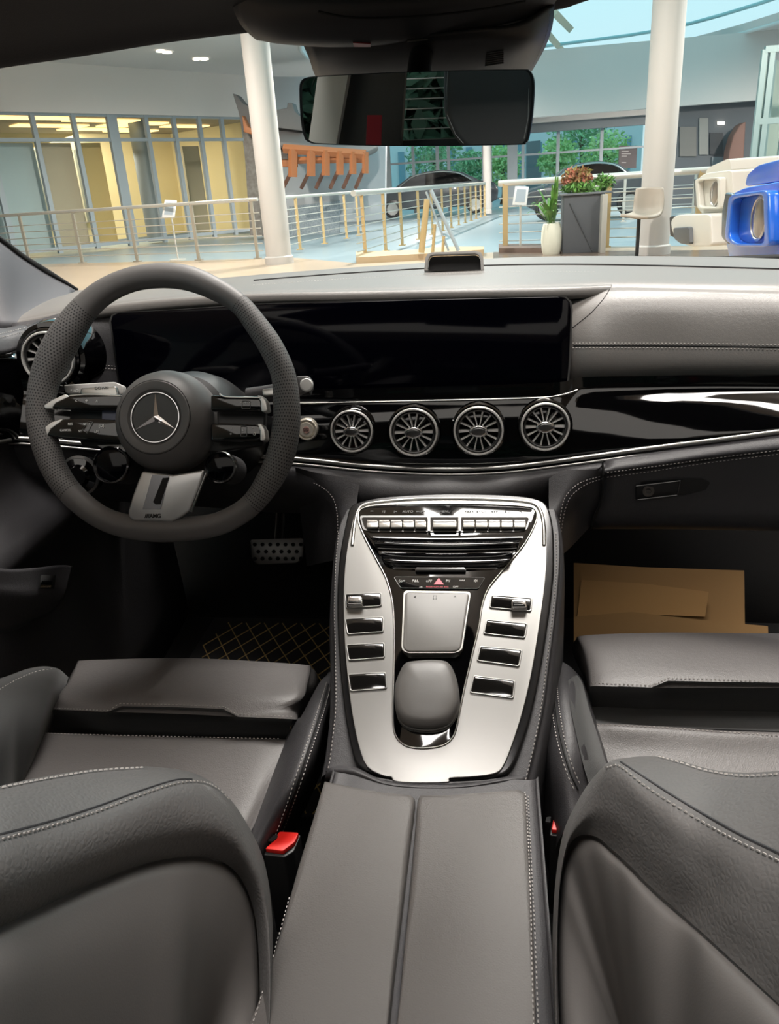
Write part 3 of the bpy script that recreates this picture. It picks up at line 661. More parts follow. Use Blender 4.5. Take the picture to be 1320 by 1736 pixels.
for nm, q in (('left_lid', lidL), ('right_lid', lidR)):
    pts = [A3(a, b) for a, b in q]
    c_ = sum(pts, V()) / len(pts); bm = bmesh.new(); rr_ = []
    for ins_, h in ((0, -.045), (0, -.006), (.0012, -.0022), (.0035, -.0005), (.008, .0)):
        rr_.append([bm.verts.new(p + (V((c_.x, max(c_.y, min(p.y, .56)), c_.z)) - p).normalized() * ins_ + V((0, 0, h))) for p in pts])
    for A_, B_ in zip(rr_, rr_[1:]):
        for i in range(len(A_)): bm.faces.new((A_[i], A_[(i + 1) % len(A_)], B_[(i + 1) % len(A_)], B_[i]))
    bm.faces.new(rr_[-1]); bm.faces.new(list(reversed(rr_[0])))
    o = from_bm('lid', bm, leather('armrest_leather', '555250', .46, .25), AR, True)
    autosmooth(o, 50)
    lids.append(o)
ta = bvh(*lids)
stitch('stitching', ta, [(548, 1330), (532, 1385), (508, 1462), (473, 1590), (440, 1700), (425, 1745)], AR, step=.0045, lift=.0008)
stitch('stitching', ta, [(889, 1345), (892, 1380), (896, 1470), (900, 1600), (904, 1745)], AR, step=.0045, lift=.0008)
tab = bvh(ab)
stitch('stitching', tab, [(895, 1352), (898, 1420), (902, 1500), (907, 1600), (912, 1745)], CC, step=.0045)

# ================================================================== STEERING WHEEL
SW = thing('steering_wheel', 'dark leather flat-bottomed steering wheel with perforated grips and star badge', 'steering wheel', tuple(P(280, 700, D=1.05)))
WN = V((0, -math.cos(math.radians(25)), math.sin(math.radians(25)))); WO = P(280, 690, D=1.045); WR = V((1, 0, 0)); WU = WN.cross(WR)
def Wp(a, b, h=0.0): return onp(a, b, WO + WN * h, WN)
oi = [((640, 38), (640, 138)), ((760, 48), (740, 148)), ((880, 98), (835, 182)), ((985, 170), (925, 232)), ((1065, 262), (985, 312)), ((1130, 355), (1040, 400)), ((1180, 475), (1082, 490)), ((1199, 600), (1090, 600)), ((1198, 700), (1085, 705)), ((1178, 810), (1065, 795)), ((1130, 915), (1030, 880)), ((1045, 1025), (968, 975)), ((935, 1105), (885, 1025)), ((815, 1142), (800, 1045)), ((655, 1155), (655, 1050)), ((505, 1140), (515, 1040)), ((370, 1090), (415, 1005)), ((243, 985), (325, 930)), ((172, 880), (268, 850)), ((128, 765), (232, 745)), ((108, 640), (212, 640)), ((120, 510), (232, 525)), ((155, 395), (280, 425)), ((215, 290), (335, 325)), ((295, 190), (385, 245)), ((395, 108), (450, 190)), ((510, 58), (540, 150))]
cen = []; rad = []
for (a, b), (c, d) in oi:
    p = Wp(a * .42424, 430 + b * .42424); q = Wp(c * .42424, 430 + d * .42424)
    cen.append((p + q) / 2); rad.append(min(.0235, (p - q).length / 2 * .97))
kk = 8; cenS = spline(cen, kk, True); radS = [v.x for v in spline([V((r, 0, 0)) for r in rad], kk, True)]
N_ = len(cenS)
def arc(i0, i1):
    idx = [i % N_ for i in range(int(i0 * kk), int(i1 * kk) + 1)]
    return [cenS[i] for i in idx], [radS[i] for i in idx]
M_RIM = mat('rim_leather', '585655', .52, bump=.08, bscale=900)
M_PERF = mat('perforated_leather', '5a5857', .6)
n_ = M_PERF.node_tree.nodes; L_ = M_PERF.node_tree.links; b_ = n_['Principled BSDF']
uvn = n_.new('ShaderNodeUVMap'); mp = n_.new('ShaderNodeMapping'); mp.inputs['Scale'].default_value = (1, 1, 1)
sx = n_.new('ShaderNodeSeparateXYZ'); L_.new(uvn.outputs[0], sx.inputs[0])
def mth(op, a, b=None):
    m_ = n_.new('ShaderNodeMath'); m_.operation = op
    for i, v in enumerate((a, b)):
        if v is None: continue
        if isinstance(v, (int, float)): m_.inputs[i].default_value = v
        else: L_.new(v, m_.inputs[i])
    return m_.outputs[0]
rowi = mth('FLOOR', sx.outputs['Y']); offs = mth('MULTIPLY', mth('MODULO', rowi, 2), .5)
fx = mth('SUBTRACT', mth('FRACT', mth('ADD', sx.outputs['X'], offs)), .5); fy = mth('SUBTRACT', mth('FRACT', sx.outputs['Y']), .5)
dist = mth('SQRT', mth('ADD', mth('MULTIPLY', fx, fx), mth('MULTIPLY', fy, fy)))
hole = mth('LESS_THAN', dist, .27)
mxc = n_.new('ShaderNodeMix'); mxc.data_type = 'RGBA'; L_.new(hole, mxc.inputs[0])
mxc.inputs[6].default_value = (*srgb('5a5857'), 1); mxc.inputs[7].default_value = (.008, .008, .008, 1); L_.new(mxc.outputs[2], b_.inputs['Base Color'])
rim_parts = []
def rim(name, i0, i1, m, rs=1.0, uv=False):
    c_, r_ = arc(i0, i1); c_ = list(c_); bm = bmesh.new(); seg = 28; rings = []; uvl = bm.loops.layers.uv.new('UVMap'); L = 0; Ls = [0]
    for i, p in enumerate(c_):
        t = (c_[min(i + 1, len(c_) - 1)] - c_[max(i - 1, 0)]).normalized(); s = t.cross(WN).normalized()
        rings.append([bm.verts.new(p + s * math.cos(2 * math.pi * j / seg) * r_[i] * rs + WN * math.sin(2 * math.pi * j / seg) * r_[i] * rs * .9) for j in range(seg)])
        if i: L += (p - c_[i - 1]).length; Ls.append(L)
    for i in range(len(c_) - 1):
        for j in range(seg):
            f = bm.faces.new((rings[i][j], rings[i][(j + 1) % seg], rings[i + 1][(j + 1) % seg], rings[i + 1][j]))
            for lp, (ii, jj) in zip(f.loops, ((i, j), (i, j + 1), (i + 1, j + 1), (i + 1, j))): lp[uvl].uv = (jj / seg * 30, Ls[ii] / .0042)
    bm.faces.new(list(reversed(rings[0]))); bm.faces.new(rings[-1])
    o = from_bm(name, bm, m, SW, True); autosmooth(o, 60)
    return o
rim('rim_leather', 24.1, 30, M_RIM); rim('grip', 3.1, 11, M_PERF); rim('rim_leather', 11.1, 17, M_RIM); rim('grip', 17.1, 24, M_PERF)
rim('rim_core', 0, 27, M_LINE, .975)
# hub
HO = P(284, 715, D=1.055)
hub = lathe('hub', [(.058, -.03), (.069, -.018), (.0705, -.004), (.0690, .008), (.0645, .022), (.0565, .034), (.0500, .0405), (.0475, .0425), (.0415, .0425), (.0375, .0415), (.0345, .0375), (.0335, .0365), (0, .037)], HO, WN, mat('hub_leather', '5a5857', .5, bump=.06, bscale=900), SW, seg=72)
tube('hub_seam', [HO + WN * .0412 + (WR * math.cos(t) + WU * math.sin(t)) * .0492 for t in [2 * math.pi * i / 60 for i in range(60)]], .0005, M_LINE, hub, seg=6, closed=True, up=WN)
EC = HO + WN * .038
bdg = lathe('badge', [(.0342, -.003), (.0342, .001), (.0335, .0022), (.0325, .0022), (.0318, .001), (.0318, -.001)], EC, WN, M_CHROME, SW, seg=64)
lathe('badge_disc', [(.0318, .0), (.0310, .0008), (0, .0010)], EC, WN, mat('badge_grey', '3b3c3b', .45), bdg, seg=48)
bm = bmesh.new()
ctr = bm.verts.new(EC + WN * .0065); star = []
for i in range(6):
    a = math.pi / 2 + i * math.pi / 3; R0 = .0322 if i % 2 == 0 else .0052
    star.append(bm.verts.new(EC + (WR * math.cos(a) + WU * math.sin(a)) * R0 + WN * .0015))
low = [bm.verts.new(v.co - WN * .002) for v in star]
for i in range(6):
    bm.faces.new((ctr, star[i], star[(i + 1) % 6])); bm.faces.new((star[i], low[i], low[(i + 1) % 6], star[(i + 1) % 6]))
from_bm('badge_star', bm, M_CHROME, bdg)
def wslab(name, pix, th, m, parent=None, base=0.0, bev=0.0, r=0, h=0.0):
    q = round_poly(pix, r) if r else pix
    return slab(name, [Wp(a, b, h) for a, b in q], WN, th, m, parent or SW, bev, 3, base=base)
# spokes: two gloss pods each side with silver tips
sp_a = wslab('spoke', [(215, 672), (150, 670), (118, 673), (100, 680), (86, 690), (90, 694), (125, 697), (212, 699)], .018, M_GLOSS, base=-.006, bev=.003)
wslab('spoke_tip', [(118, 671), (98, 680), (83, 690), (85, 695), (96, 695), (103, 686), (126, 675)], .0165, M_VENT, sp_a, base=-.004, bev=.001)
tube('spoke_edge', spline([Wp(118, 671, .012), Wp(150, 669, .012), Wp(205, 671, .012)], 4), .0012, M_SATIN, sp_a, seg=6)
sp_b = wslab('spoke', [(212, 715), (150, 711), (115, 713), (95, 722), (80, 735), (82, 739), (110, 745), (150, 748), (222, 751)], .018, M_GLOSS, base=-.006, bev=.003)
wslab('spoke_tip', [(115, 712), (96, 718), (84, 727), (78, 738), (80, 741), (88, 741), (95, 729), (112, 717)], .0165, M_VENT, sp_b, base=-.004, bev=.001)
sp_c = wslab('spoke', [(362, 672), (380, 673), (440, 674), (447, 678), (449, 697), (440, 700), (362, 699)], .018, M_GLOSS, base=-.006, bev=.003)
wslab('spoke_tip', [(441, 673), (449, 674), (455, 682), (458, 697), (455, 700), (448, 700), (447, 684)], .018, M_VENT, sp_c, base=-.005, bev=.001)
tube('spoke_edge', spline([Wp(372, 668, .013), Wp(385, 673, .013), Wp(442, 674, .013)], 4), .0011, M_SATIN, sp_c, seg=6)
sp_d = wslab('spoke', [(362, 720), (380, 719), (440, 721), (447, 724), (448, 745), (440, 749), (362, 750)], .018, M_GLOSS, base=-.006, bev=.003)
wslab('spoke_tip', [(441, 721), (448, 721), (453, 730), (455, 745), (452, 749), (446, 749), (446, 732)], .018, M_VENT, sp_d, base=-.005, bev=.001)
wslab('spoke_backing', [(190, 685), (110, 690), (106, 712), (130, 755), (200, 765), (360, 765), (440, 752), (445, 690), (360, 680)], .012, M_BLACK, base=-.026, bev=.003)
wslab('spoke_inlay', [(173, 698), (202, 698), (200, 712), (173, 711)], .004, mat('blue_grey_inlay', '565c72', .25), base=-.004)
wslab('lower_stalk_plate', [(158, 753), (200, 752), (212, 764), (190, 763), (166, 758)], .004, M_DSATIN, base=-.014)
for s, a, b, sz, par in (('<', 129, 680, .006, sp_a), ('+', 147, 680, .008, sp_a), ('^', 164, 682, .008, sp_a), ('RES', 119, 719, .0045, sp_b), ('CANCEL', 111, 729.5, .0042, sp_b), ('SET +', 147, 719, .0042, sp_b), ('SET -', 138, 731, .0042, sp_b), ('(O)', 172, 722, .0055, sp_b), ('LIM', 164, 732, .0045, sp_b), ('<', 392, 726, .005, sp_d), ('*', 391, 737, .006, sp_d), ('+', 411, 730, .007, sp_d), ('O', 431, 736, .005, sp_d), ('-', 428, 725, .007, sp_d), ('< + >', 416, 683, .006, sp_c)):
    text('button_print', s, Wp(a, b, .0127), WR, WU, sz, M_WHITE, par)
for q, par in (([(410, 680), (424, 680), (424, 693), (410, 693)], sp_c), ([(408, 723), (418, 723), (418, 740), (408, 740)], sp_d), ([(140, 728), (150, 714), (158, 716), (148, 735)], sp_b)):
    tube('touch_pad_outline', [Wp(a, b, .0124) for a, b in round_poly(q, 2)], .0005, M_DSATIN, par, seg=6, closed=True, up=WN)
# lower spoke with its slot and lettering
bs = wslab('badge_spoke', [(248, 800), (300, 806), (352, 798), (347, 818), (338, 842), (328, 866), (310, 879), (297, 885), (234, 883), (226, 878), (225, 868), (232, 842), (240, 820)], .010, mat('spoke_satin', 'c4c4c4', .36, metal=.85), base=.004, bev=.003)
wslab('spoke_slot', [(266, 806), (294, 808), (280, 864), (250, 864)], .0008, mat('slot_satin', '77777a', .2, metal=1), bs, base=.0142)
wslab('slot_dark', [(284, 812), (294, 811), (280, 856), (272, 856), (268, 852)], .0012, M_LINE, bs, base=.0145)
tube('spoke_edge', [Wp(350, 802, .013), Wp(332, 848, .013), Wp(324, 868, .013)], .0014, M_CHROME, bs, seg=6)
text('badge_print', '///AMG', Wp(259, 875, .0147), WR, WU, .0075, M_LINE, bs, bold=.00015)
# shift paddles
for q, nm in (([(131, 655), (190, 652), (193, 664), (192, 672), (135, 672), (128, 662)], 'shift_paddle'), ([(440, 657), (463, 654), (466, 660), (464, 668), (441, 669)], 'shift_paddle')):
    pd = wslab(nm, q, .008, M_SATIN, base=-.018, bev=.002, r=3)
text('paddle_print', 'DOWN', Wp(172, 658, -.0095), WR, WU, .006, M_DSATIN, pd)
# ---- column, stalks and dials behind the wheel
SC = thing('steering_column', 'black steering column shroud with two stalks behind the wheel', 'steering column', tuple(HO - WN * .2))
cc0 = HO - WN * .028
lathe('column_shroud', [(.05, 0), (.062, -.005), (.074, -.03), (.078, -.07), (.075, -.13), (.07, -.24), (0, -.24)], cc0 + V((.012, 0, .008)), WN, M_BLACK, SC, seg=48)
stR = tube('stalk', spline([Wp(420, 672, -.05), Wp(470, 665, -.045), Wp(505, 656, -.035), Wp(526, 654, -.033)], 4), [.012] * 3 + [.0125] * 10, M_DARK, SC, seg=16, up=WN, flat=.8)
lathe('stalk_button', [(.009, 0), (.009, .003), (.0075, .0045), (0, .005)], Wp(520, 653, -.022), WN, mat('button_white', 'd5d5d2', .4), stR, seg=24)
slab('stalk_end', [Wp(a, b, -.035) for a, b in round_poly([(505, 641), (524, 640), (531, 645), (532, 662), (524, 667), (506, 672)], 4)], WN, .013, mat('stalk_grey', '5c5a5a', .4), stR, .003, 3)
stL = slab('stalk', [Wp(a, b, -.035) for a, b in round_poly([(115, 655), (200, 650), (215, 656), (215, 672), (118, 669)], 4)], WN, .012, mat('stalk_light', 'a3a19e', .4), SC, .003, 3)
text('stalk_print', '* <O', Wp(126, 663, -.022), WR, WU, .006, M_WHITE, stL)
for a, b, r_, y in ((190, 788, .026, -.012), (374, 792, .022, -.012)):
    c_ = Wp(a, b, y)
    dial = lathe('dial', [(r_ * .9, -.05), (r_ * .95, -.012), (r_ * .98, 0), (r_, .002)], c_, WN, M_DARK, SC, seg=40)
    lathe('dial_ring', [(r_ * 1.0, -.002), (r_ * 1.0, .004), (r_ * .93, .006), (r_ * .90, .003)], c_, WN, M_CHROME, dial, seg=40)
    lathe('dial_face', [(r_ * .9, .003), (r_ * .8, .004), (0, .0045)], c_, WN, M_SCREEN, dial, seg=40)
# ================================================================== SEATS
def ppatch(name, rows, m, parent, depth=None, **kw):
    """rows of (px, py, D)"""
    return patch(name, [[P(a, b, D=d) for a, b, d in r] for r in rows], m, parent, **kw)
ST = thing('car_seat', 'driver car seat in grey leather, behind the steering wheel', 'car seat', (-.37, .6, .2), 'front seats')
def zrows(rows): return [[P(a, b, Z=z) for a, b, z in r] for r in rows]
# thigh support block
th = patch('thigh_support', zrows([
    [(118, 1150, .38), (122, 1140, .44), (134, 1124, .485), (150, 1119, .50), (330, 1116, .50), (505, 1126, .50), (528, 1132, .485), (538, 1145, .45), (540, 1160, .38)],
    [(100, 1180, .38), (108, 1170, .45), (118, 1156, .498), (140, 1150, .508), (330, 1148, .51), (500, 1156, .508), (522, 1162, .49), (533, 1175, .45), (535, 1190, .38)],
    [(85, 1207, .38), (90, 1203, .45), (98, 1188, .50), (125, 1180, .512), (320, 1178, .515), (492, 1186, .512), (506, 1192, .49), (515, 1200, .45), (518, 1215, .38)],
    [(80, 1212, .38), (86, 1206, .46), (92, 1203, .498), (180, 1207, .509), (300, 1210, .510), (400, 1215, .508), (494, 1219, .505), (504, 1222, .45), (508, 1230, .38)]]), M_LEA, ST, k=4, kr=5)
thd = patch('thigh_support_front', zrows([
    [(88, 1204, .501), (180, 1208, .513), (206, 1197, .518), (290, 1198.5, .518), (378, 1201.5, .518), (403, 1215, .512), (496, 1219.5, .506)],
    [(85, 1212, .478), (180, 1216, .488), (206, 1212, .49), (290, 1214, .49), (378, 1217, .49), (403, 1222, .487), (494, 1226, .48)],
    [(86, 1228, .44), (180, 1237, .45), (206, 1238, .45), (290, 1240, .45), (378, 1243, .45), (403, 1244, .45), (488, 1246, .44)],
    [(90, 1238, .40), (180, 1248, .41), (206, 1250, .41), (290, 1252, .41), (378, 1254, .41), (403, 1256, .41), (486, 1257, .40)]]), M_SUEDE, ST, k=1, kr=4)
t_ = bvh(th)
stitch('stitching', t_, [(94, 1201), (180, 1205), (188, 1203), (203, 1194), (215, 1194), (290, 1195.5), (372, 1198.5), (382, 1200), (402, 1212), (412, 1212), (494, 1216)], ST, k=4, lift=.001)
cu_ = patch('seat_cushion', zrows([
    [(60, 1245, .455), (66, 1242, .470), (130, 1244, .475), (280, 1250, .475), (430, 1254, .475), (500, 1256, .475)],
    [(57, 1250, .468), (64, 1248, .480), (130, 1250, .486), (280, 1255, .486), (430, 1258, .484), (500, 1260, .478)],
    [(40, 1300, .462), (52, 1300, .470), (120, 1300, .474), (270, 1310, .476), (420, 1320, .478), (465, 1325, .47)],
    [(15, 1370, .455), (35, 1370, .46), (110, 1370, .465), (260, 1380, .465), (390, 1400, .468), (430, 1400, .46)],
    [(-20, 1480, .455), (15, 1480, .46), (100, 1480, .46), (250, 1490, .46), (340, 1500, .46), (380, 1500, .45)]]), M_LEA, ST, k=4, kr=5)
t_ = bvh(cu_)
stitch('stitching', t_, [(68, 1243.5), (130, 1246), (280, 1250), (478, 1254)], ST, k=5, lift=.001)
bl = patch('side_bolster', zrows([
    [(-260, 1300, .50), (-250, 1310, .54), (-220, 1380, .55), (-200, 1500, .50)],
    [(-80, 1170, .50), (-80, 1200, .54), (-80, 1260, .55), (-80, 1380, .50)],
    [(0, 1150, .50), (0, 1165, .545), (0, 1230, .55), (0, 1350, .48)],
    [(50, 1133, .50), (55, 1145, .535), (35, 1215, .54), (25, 1345, .46)],
    [(88, 1131, .50), (95, 1140, .525), (75, 1215, .52), (32, 1345, .455)],
    [(114, 1148, .46), (114, 1155, .49), (88, 1225, .47), (40, 1335, .45)]]), M_SUEDE, ST, k=5, kr=5)
stitch('stitching', bvh(bl), [(-5, 1173), (25, 1155), (60, 1140), (88, 1135)], ST)
br = patch('side_bolster', zrows([
    [(430, 1480, .38), (508, 1240, .44), (520, 1225, .47), (545, 1160, .46), (557, 1139, .44)],
    [(400, 1490, .43), (485, 1250, .47), (510, 1215, .50), (540, 1160, .50), (563, 1140, .48)],
    [(395, 1500, .44), (436, 1400, .47), (490, 1290, .515), (535, 1200, .525), (567, 1146, .49)],
    [(410, 1510, .43), (458, 1410, .47), (508, 1310, .52), (548, 1210, .52), (572, 1150, .48)],
    [(430, 1520, .40), (474, 1420, .44), (528, 1310, .49), (558, 1215, .49), (576, 1160, .45)],
    [(450, 1530, .34), (490, 1430, .38), (540, 1320, .38), (566, 1230, .38), (580, 1170, .38)]]), M_DARK, ST, k=5, kr=4)
t_ = bvh(br)
stitch('stitching', t_, [(553, 1158), (540, 1200), (512, 1285), (490, 1350), (462, 1425)], ST)
stitch('stitching', t_, [(560, 1162), (548, 1205), (520, 1292), (498, 1356), (472, 1425)], ST)
seam('seam', t_, [(556, 1160), (544, 1202), (516, 1288), (494, 1353), (467, 1425)], ST, .0012)
def dcols(A, B, C_, D_, dA, off=(.045, -.015, -.03, -.012)):
    rows = []
    for pts, o in ((A, off[0]), (B, off[1]), (C_, off[2]), (D_, off[3])):
        rows.append([P(a, b, D=d + o) for (a, b), d in zip(pts, dA)])
    cx = sum(a for a, b in Dd_) / len(Dd_) if (Dd_ := D_) else 0
    hid = [P(a + (cx - a) * .05 * (1 if b > 1340 else .3), b + (14 if b < 1500 else 0), D=d + .11) for (a, b), d in zip(A, dA)]
    return [hid] + rows
A = [(-330, 1400), (-180, 1372), (-60, 1352), (0, 1335), (80, 1318), (160, 1306), (240, 1300), (300, 1304), (345, 1318), (385, 1350), (420, 1400), (447, 1460), (460, 1540), (462, 1640), (458, 1780)]
B = [(-330, 1490), (-180, 1462), (-60, 1440), (0, 1424), (80, 1402), (160, 1377), (240, 1347), (295, 1329), (338, 1326), (380, 1353), (413, 1402), (441, 1462), (456, 1540), (459, 1640), (456, 1780)]
C_ = [(-330, 1610), (-180, 1565), (-60, 1530), (0, 1508), (80, 1478), (160, 1446), (240, 1418), (300, 1402), (355, 1400), (396, 1420), (425, 1465), (444, 1515), (453, 1590), (455, 1690), (452, 1790)]
Dd = [(-330, 1710), (-180, 1650), (-60, 1600), (0, 1572), (80, 1534), (160, 1497), (240, 1466), (300, 1454), (348, 1453), (388, 1468), (416, 1503), (433, 1560), (439, 1640), (440, 1720), (436, 1800)]
dA = [.34, .37, .40, .42, .46, .50, .54, .57, .595, .615, .63, .64, .64, .63, .61]
def backrest(A, B, C_, Dd, dA, parent, shell_rows):
    rows = dcols(A, B, C_, Dd, dA)
    bk = patch('backrest', rows, M_LEABK, parent, k=5, kr=6, thick=.0)
    r0 = [P(a, b, D=d + .002) for (a, b), d in zip(Dd, dA)]
    sr = [r0]
    for s, o in shell_rows:
        tx = (lambda a: min(a, 300)) if parent is ST else (lambda a: max(a, 1100))
        sr.append([P(a + (tx(a) - a) * s, b + (1900 - b) * s, D=d + o) for (a, b), d in zip(Dd, dA)])
    sh = patch('back_shell', sr, M_SHELL, parent, k=5, kr=5, thick=.01)
    return bk, sh
M_LEABK = leather('seat_side_leather', '6c6a69', .5, .35, 260)
bk, sh = backrest(A, B, C_, Dd, dA, ST, ((.03, -.018), (.1, -.028), (.3, -.04), (.6, -.045), (.98, -.045)))
t_ = bvh(bk)
stitch('stitching', t_, [(-5, 1426), (80, 1403), (160, 1378), (240, 1348), (295, 1330), (335, 1326), (365, 1336), (388, 1358)], ST, w=.0014, step=.0044, fill=.72)
stitch('stitching', t_, [(-5, 1339), (80, 1322), (160, 1309), (245, 1303)], ST, w=.0016, step=.0046, fill=.8)
seam('seam', t_, [(-5, 1416), (80, 1394), (160, 1369), (240, 1340), (295, 1323), (325, 1321)], ST, .0009, m=M_DARK, lift=-.0002)
# passenger seat
SP = thing('car_seat', 'passenger car seat in grey leather, right of the console', 'car seat', (.4, .6, .2), 'front seats')
ST['label'] = 'driver car seat in grey leather, behind the steering wheel'
th = patch('thigh_support', zrows([
    [(968, 1100, .42), (975, 1085, .475), (992, 1077, .50), (1100, 1073, .508), (1220, 1073, .508), (1640, 1077, .508)],
    [(975, 1120, .43), (985, 1108, .485), (1005, 1100, .51), (1100, 1098, .517), (1220, 1100, .517), (1640, 1103, .517)],
    [(990, 1150, .44), (995, 1145, .485), (1010, 1140, .51), (1100, 1140, .518), (1220, 1138, .52), (1640, 1142, .52)],
    [(996, 1168, .45), (1000, 1166, .485), (1010, 1163, .508), (1100, 1166, .514), (1150, 1166, .515), (1640, 1166, .517)]]), M_LEA, SP, k=5, kr=5)
patch('thigh_support_front', zrows([
    [(998, 1162, .498), (1010, 1162, .508), (1104, 1165.5, .519), (1132, 1154, .524), (1220, 1156, .524), (1640, 1162, .524)],
    [(1000, 1175, .47), (1012, 1175, .48), (1104, 1178, .485), (1132, 1172, .488), (1220, 1175, .488), (1640, 1181, .488)],
    [(1004, 1190, .44), (1014, 1192, .445), (1104, 1197, .45), (1132, 1198, .45), (1220, 1201, .45), (1640, 1209, .45)],
    [(1004, 1212, .40), (1014, 1216, .40), (1104, 1222, .41), (1132, 1224, .41), (1220, 1228, .41), (1640, 1236, .41)]]), M_SUEDE, SP, k=1, kr=4)
t_ = bvh(th)
stitch('stitching', t_, [(1004, 1159), (1100, 1163), (1110, 1161), (1130, 1151), (1145, 1151), (1220, 1153), (1325, 1158)], SP, k=5, lift=.001)
gap = patch('cushion_front', zrows([[(1000, 1198, .455), (1150, 1203, .455), (1640, 1214, .455)], [(1004, 1222, .47), (1150, 1229, .47), (1640, 1243, .47)], [(1010, 1226, .475), (1150, 1234, .475), (1640, 1248, .475)]]), M_SUEDE, SP, k=4, kr=3)
cu_ = patch('seat_cushion', zrows([
    [(1008, 1226, .470), (1060, 1228, .478), (1150, 1233, .478), (1260, 1240, .478), (1640, 1248, .478)],
    [(1008, 1231, .478), (1060, 1233, .486), (1150, 1238, .486), (1260, 1245, .486), (1640, 1253, .486)],
    [(1020, 1270, .47), (1070, 1272, .474), (1160, 1276, .476), (1270, 1280, .476), (1640, 1288, .476)],
    [(1030, 1330, .46), (1080, 1330, .466), (1170, 1330, .468), (1280, 1335, .468), (1640, 1340, .468)],
    [(1030, 1420, .46), (1090, 1420, .46), (1180, 1420, .46), (1290, 1420, .46), (1640, 1420, .46)]]), M_LEA, SP, k=4, kr=5)
stitch('stitching', bvh(cu_), [(1014, 1230), (1100, 1233), (1200, 1240), (1325, 1248)], SP, k=5, lift=.001)
br = patch('side_bolster', zrows([
    [(880, 1240, .36), (888, 1300, .36), (900, 1380, .36), (930, 1480, .36)],
    [(918, 1135, .44), (906, 1240, .45), (918, 1330, .45), (945, 1430, .45)],
    [(930, 1124, .485), (918, 1230, .50), (934, 1310, .50), (962, 1400, .48)],
    [(948, 1121, .50), (942, 1180, .53), (958, 1280, .525), (985, 1370, .49)],
    [(966, 1130, .50), (972, 1185, .53), (992, 1270, .52), (1010, 1340, .48)],
    [(985, 1150, .47), (998, 1195, .49), (1018, 1260, .48), (1032, 1310, .465)],
    [(990, 1160, .42), (1006, 1205, .45), (1025, 1265, .455), (1040, 1310, .455)]]), M_DARK, SP, k=5, kr=5)
t_ = bvh(br)
stitch('stitching', t_, [(956, 1121), (935, 1123), (931, 1140), (935, 1190), (944, 1250), (960, 1310), (974, 1342)], SP)
stitch('stitching', t_, [(956, 1118.5), (946, 1124), (943, 1140), (947, 1190), (956, 1250), (970, 1300), (982, 1330)], SP)
seam('seam', t_, [(946, 1121), (937, 1128), (937, 1150), (941, 1192), (950, 1250), (965, 1306), (980, 1340)], SP, .0012)
ins_ = []
for r in ([(962, 1155), (966, 1200), (976, 1250), (986, 1295), (996, 1330)], [(976, 1146), (982, 1190), (994, 1245), (1006, 1290), (1016, 1320)], [(986, 1160), (996, 1200), (1012, 1250), (1024, 1290), (1032, 1308)]):
    rr_ = [cast(t_, a, b) for a, b in r]
    if all(q[0] is not None for q in rr_): ins_.append([p + n * .0015 for p, n in rr_])
if len(ins_) > 1: patch('bolster_insert', ins_, M_SUEDE, SP, k=4, kr=4)

A = [(938, 1790), (936, 1640), (938, 1540), (944, 1470), (955, 1410), (975, 1365), (1000, 1325), (1030, 1296), (1065, 1284), (1110, 1283), (1150, 1291), (1200, 1306), (1260, 1314), (1330, 1311), (1400, 1300), (1520, 1290), (1660, 1285)]
B = [(942, 1790), (940, 1640), (942, 1540), (949, 1472), (961, 1413), (981, 1369), (1004, 1331), (1030, 1300), (1055, 1302), (1090, 1330), (1135, 1359), (1190, 1392), (1255, 1427), (1330, 1462), (1400, 1492), (1520, 1525), (1660, 1550)]
C_ = [(944, 1790), (942, 1650), (945, 1545), (951, 1476), (963, 1425), (983, 1394), (1006, 1374), (1032, 1370), (1060, 1385), (1098, 1412), (1142, 1448), (1192, 1488), (1250, 1530), (1330, 1582), (1400, 1625), (1520, 1670), (1660, 1710)]
Dd = [(950, 1800), (945, 1650), (946, 1545), (951, 1484), (960, 1444), (975, 1421), (993, 1415), (1015, 1421), (1040, 1442), (1070, 1470), (1110, 1510), (1155, 1550), (1200, 1590), (1270, 1655), (1350, 1730), (1430, 1800), (1540, 1870)]
dA = [.58, .60, .61, .61, .61, .60, .59, .575, .56, .54, .52, .50, .47, .44, .41, .38, .35]
bk, sh = backrest(A, B, C_, Dd, dA, SP, ((.03, -.014), (.1, -.024), (.3, -.034), (.6, -.04), (.98, -.04)))
t_ = bvh(bk)
stitch('stitching', t_, [(1030, 1302), (1050, 1300), (1090, 1331), (1135, 1361), (1190, 1394), (1255, 1429), (1325, 1462)], SP, w=.0014, step=.0044, fill=.8)
stitch('stitching', t_, [(1118, 1285), (1150, 1294), (1200, 1309), (1260, 1317), (1325, 1314)], SP, w=.0014, step=.0046, fill=.8)
seam('seam', t_, [(1052, 1292), (1095, 1320), (1140, 1349), (1195, 1382), (1258, 1417), (1325, 1449)], SP, .0011, m=M_DARK, lift=-.0002)
# belt buckles
def buckle(pix, Z, label, dark):
    pts = [P(a, b, Z=Z) for a, b in pix]; c = sum(pts, V()) / len(pts)
    t = thing('seat_belt_buckle', label, 'seat belt buckle', tuple(c - V((0, 0, .1))), 'seat belt buckles')
    bd = [P(a, b, Z=Z) for a, b in dark]
    slab('housing', bd, (0, 0, 1), .12, M_BLACK, t, .002, 2, base=-.121)
    slab('release_button', pts, (0, 0, 1), .006, M_RED, t, .002, 3, base=-.001)
    slab('tongue_slot', [c + (p - c) * .35 + V((-.012, .002, 0)) for p in pts], (0, 0, 1), .002, M_LINE, t, base=.0045)
buckle(round_poly([(474, 1415), (507, 1417), (500, 1433), (480, 1448), (450, 1444), (464, 1432)], 3), .455, 'red-buttoned seat belt buckle between driver seat and armrest', round_poly([(470, 1411), (510, 1414), (498, 1442), (482, 1452), (446, 1448)], 3))
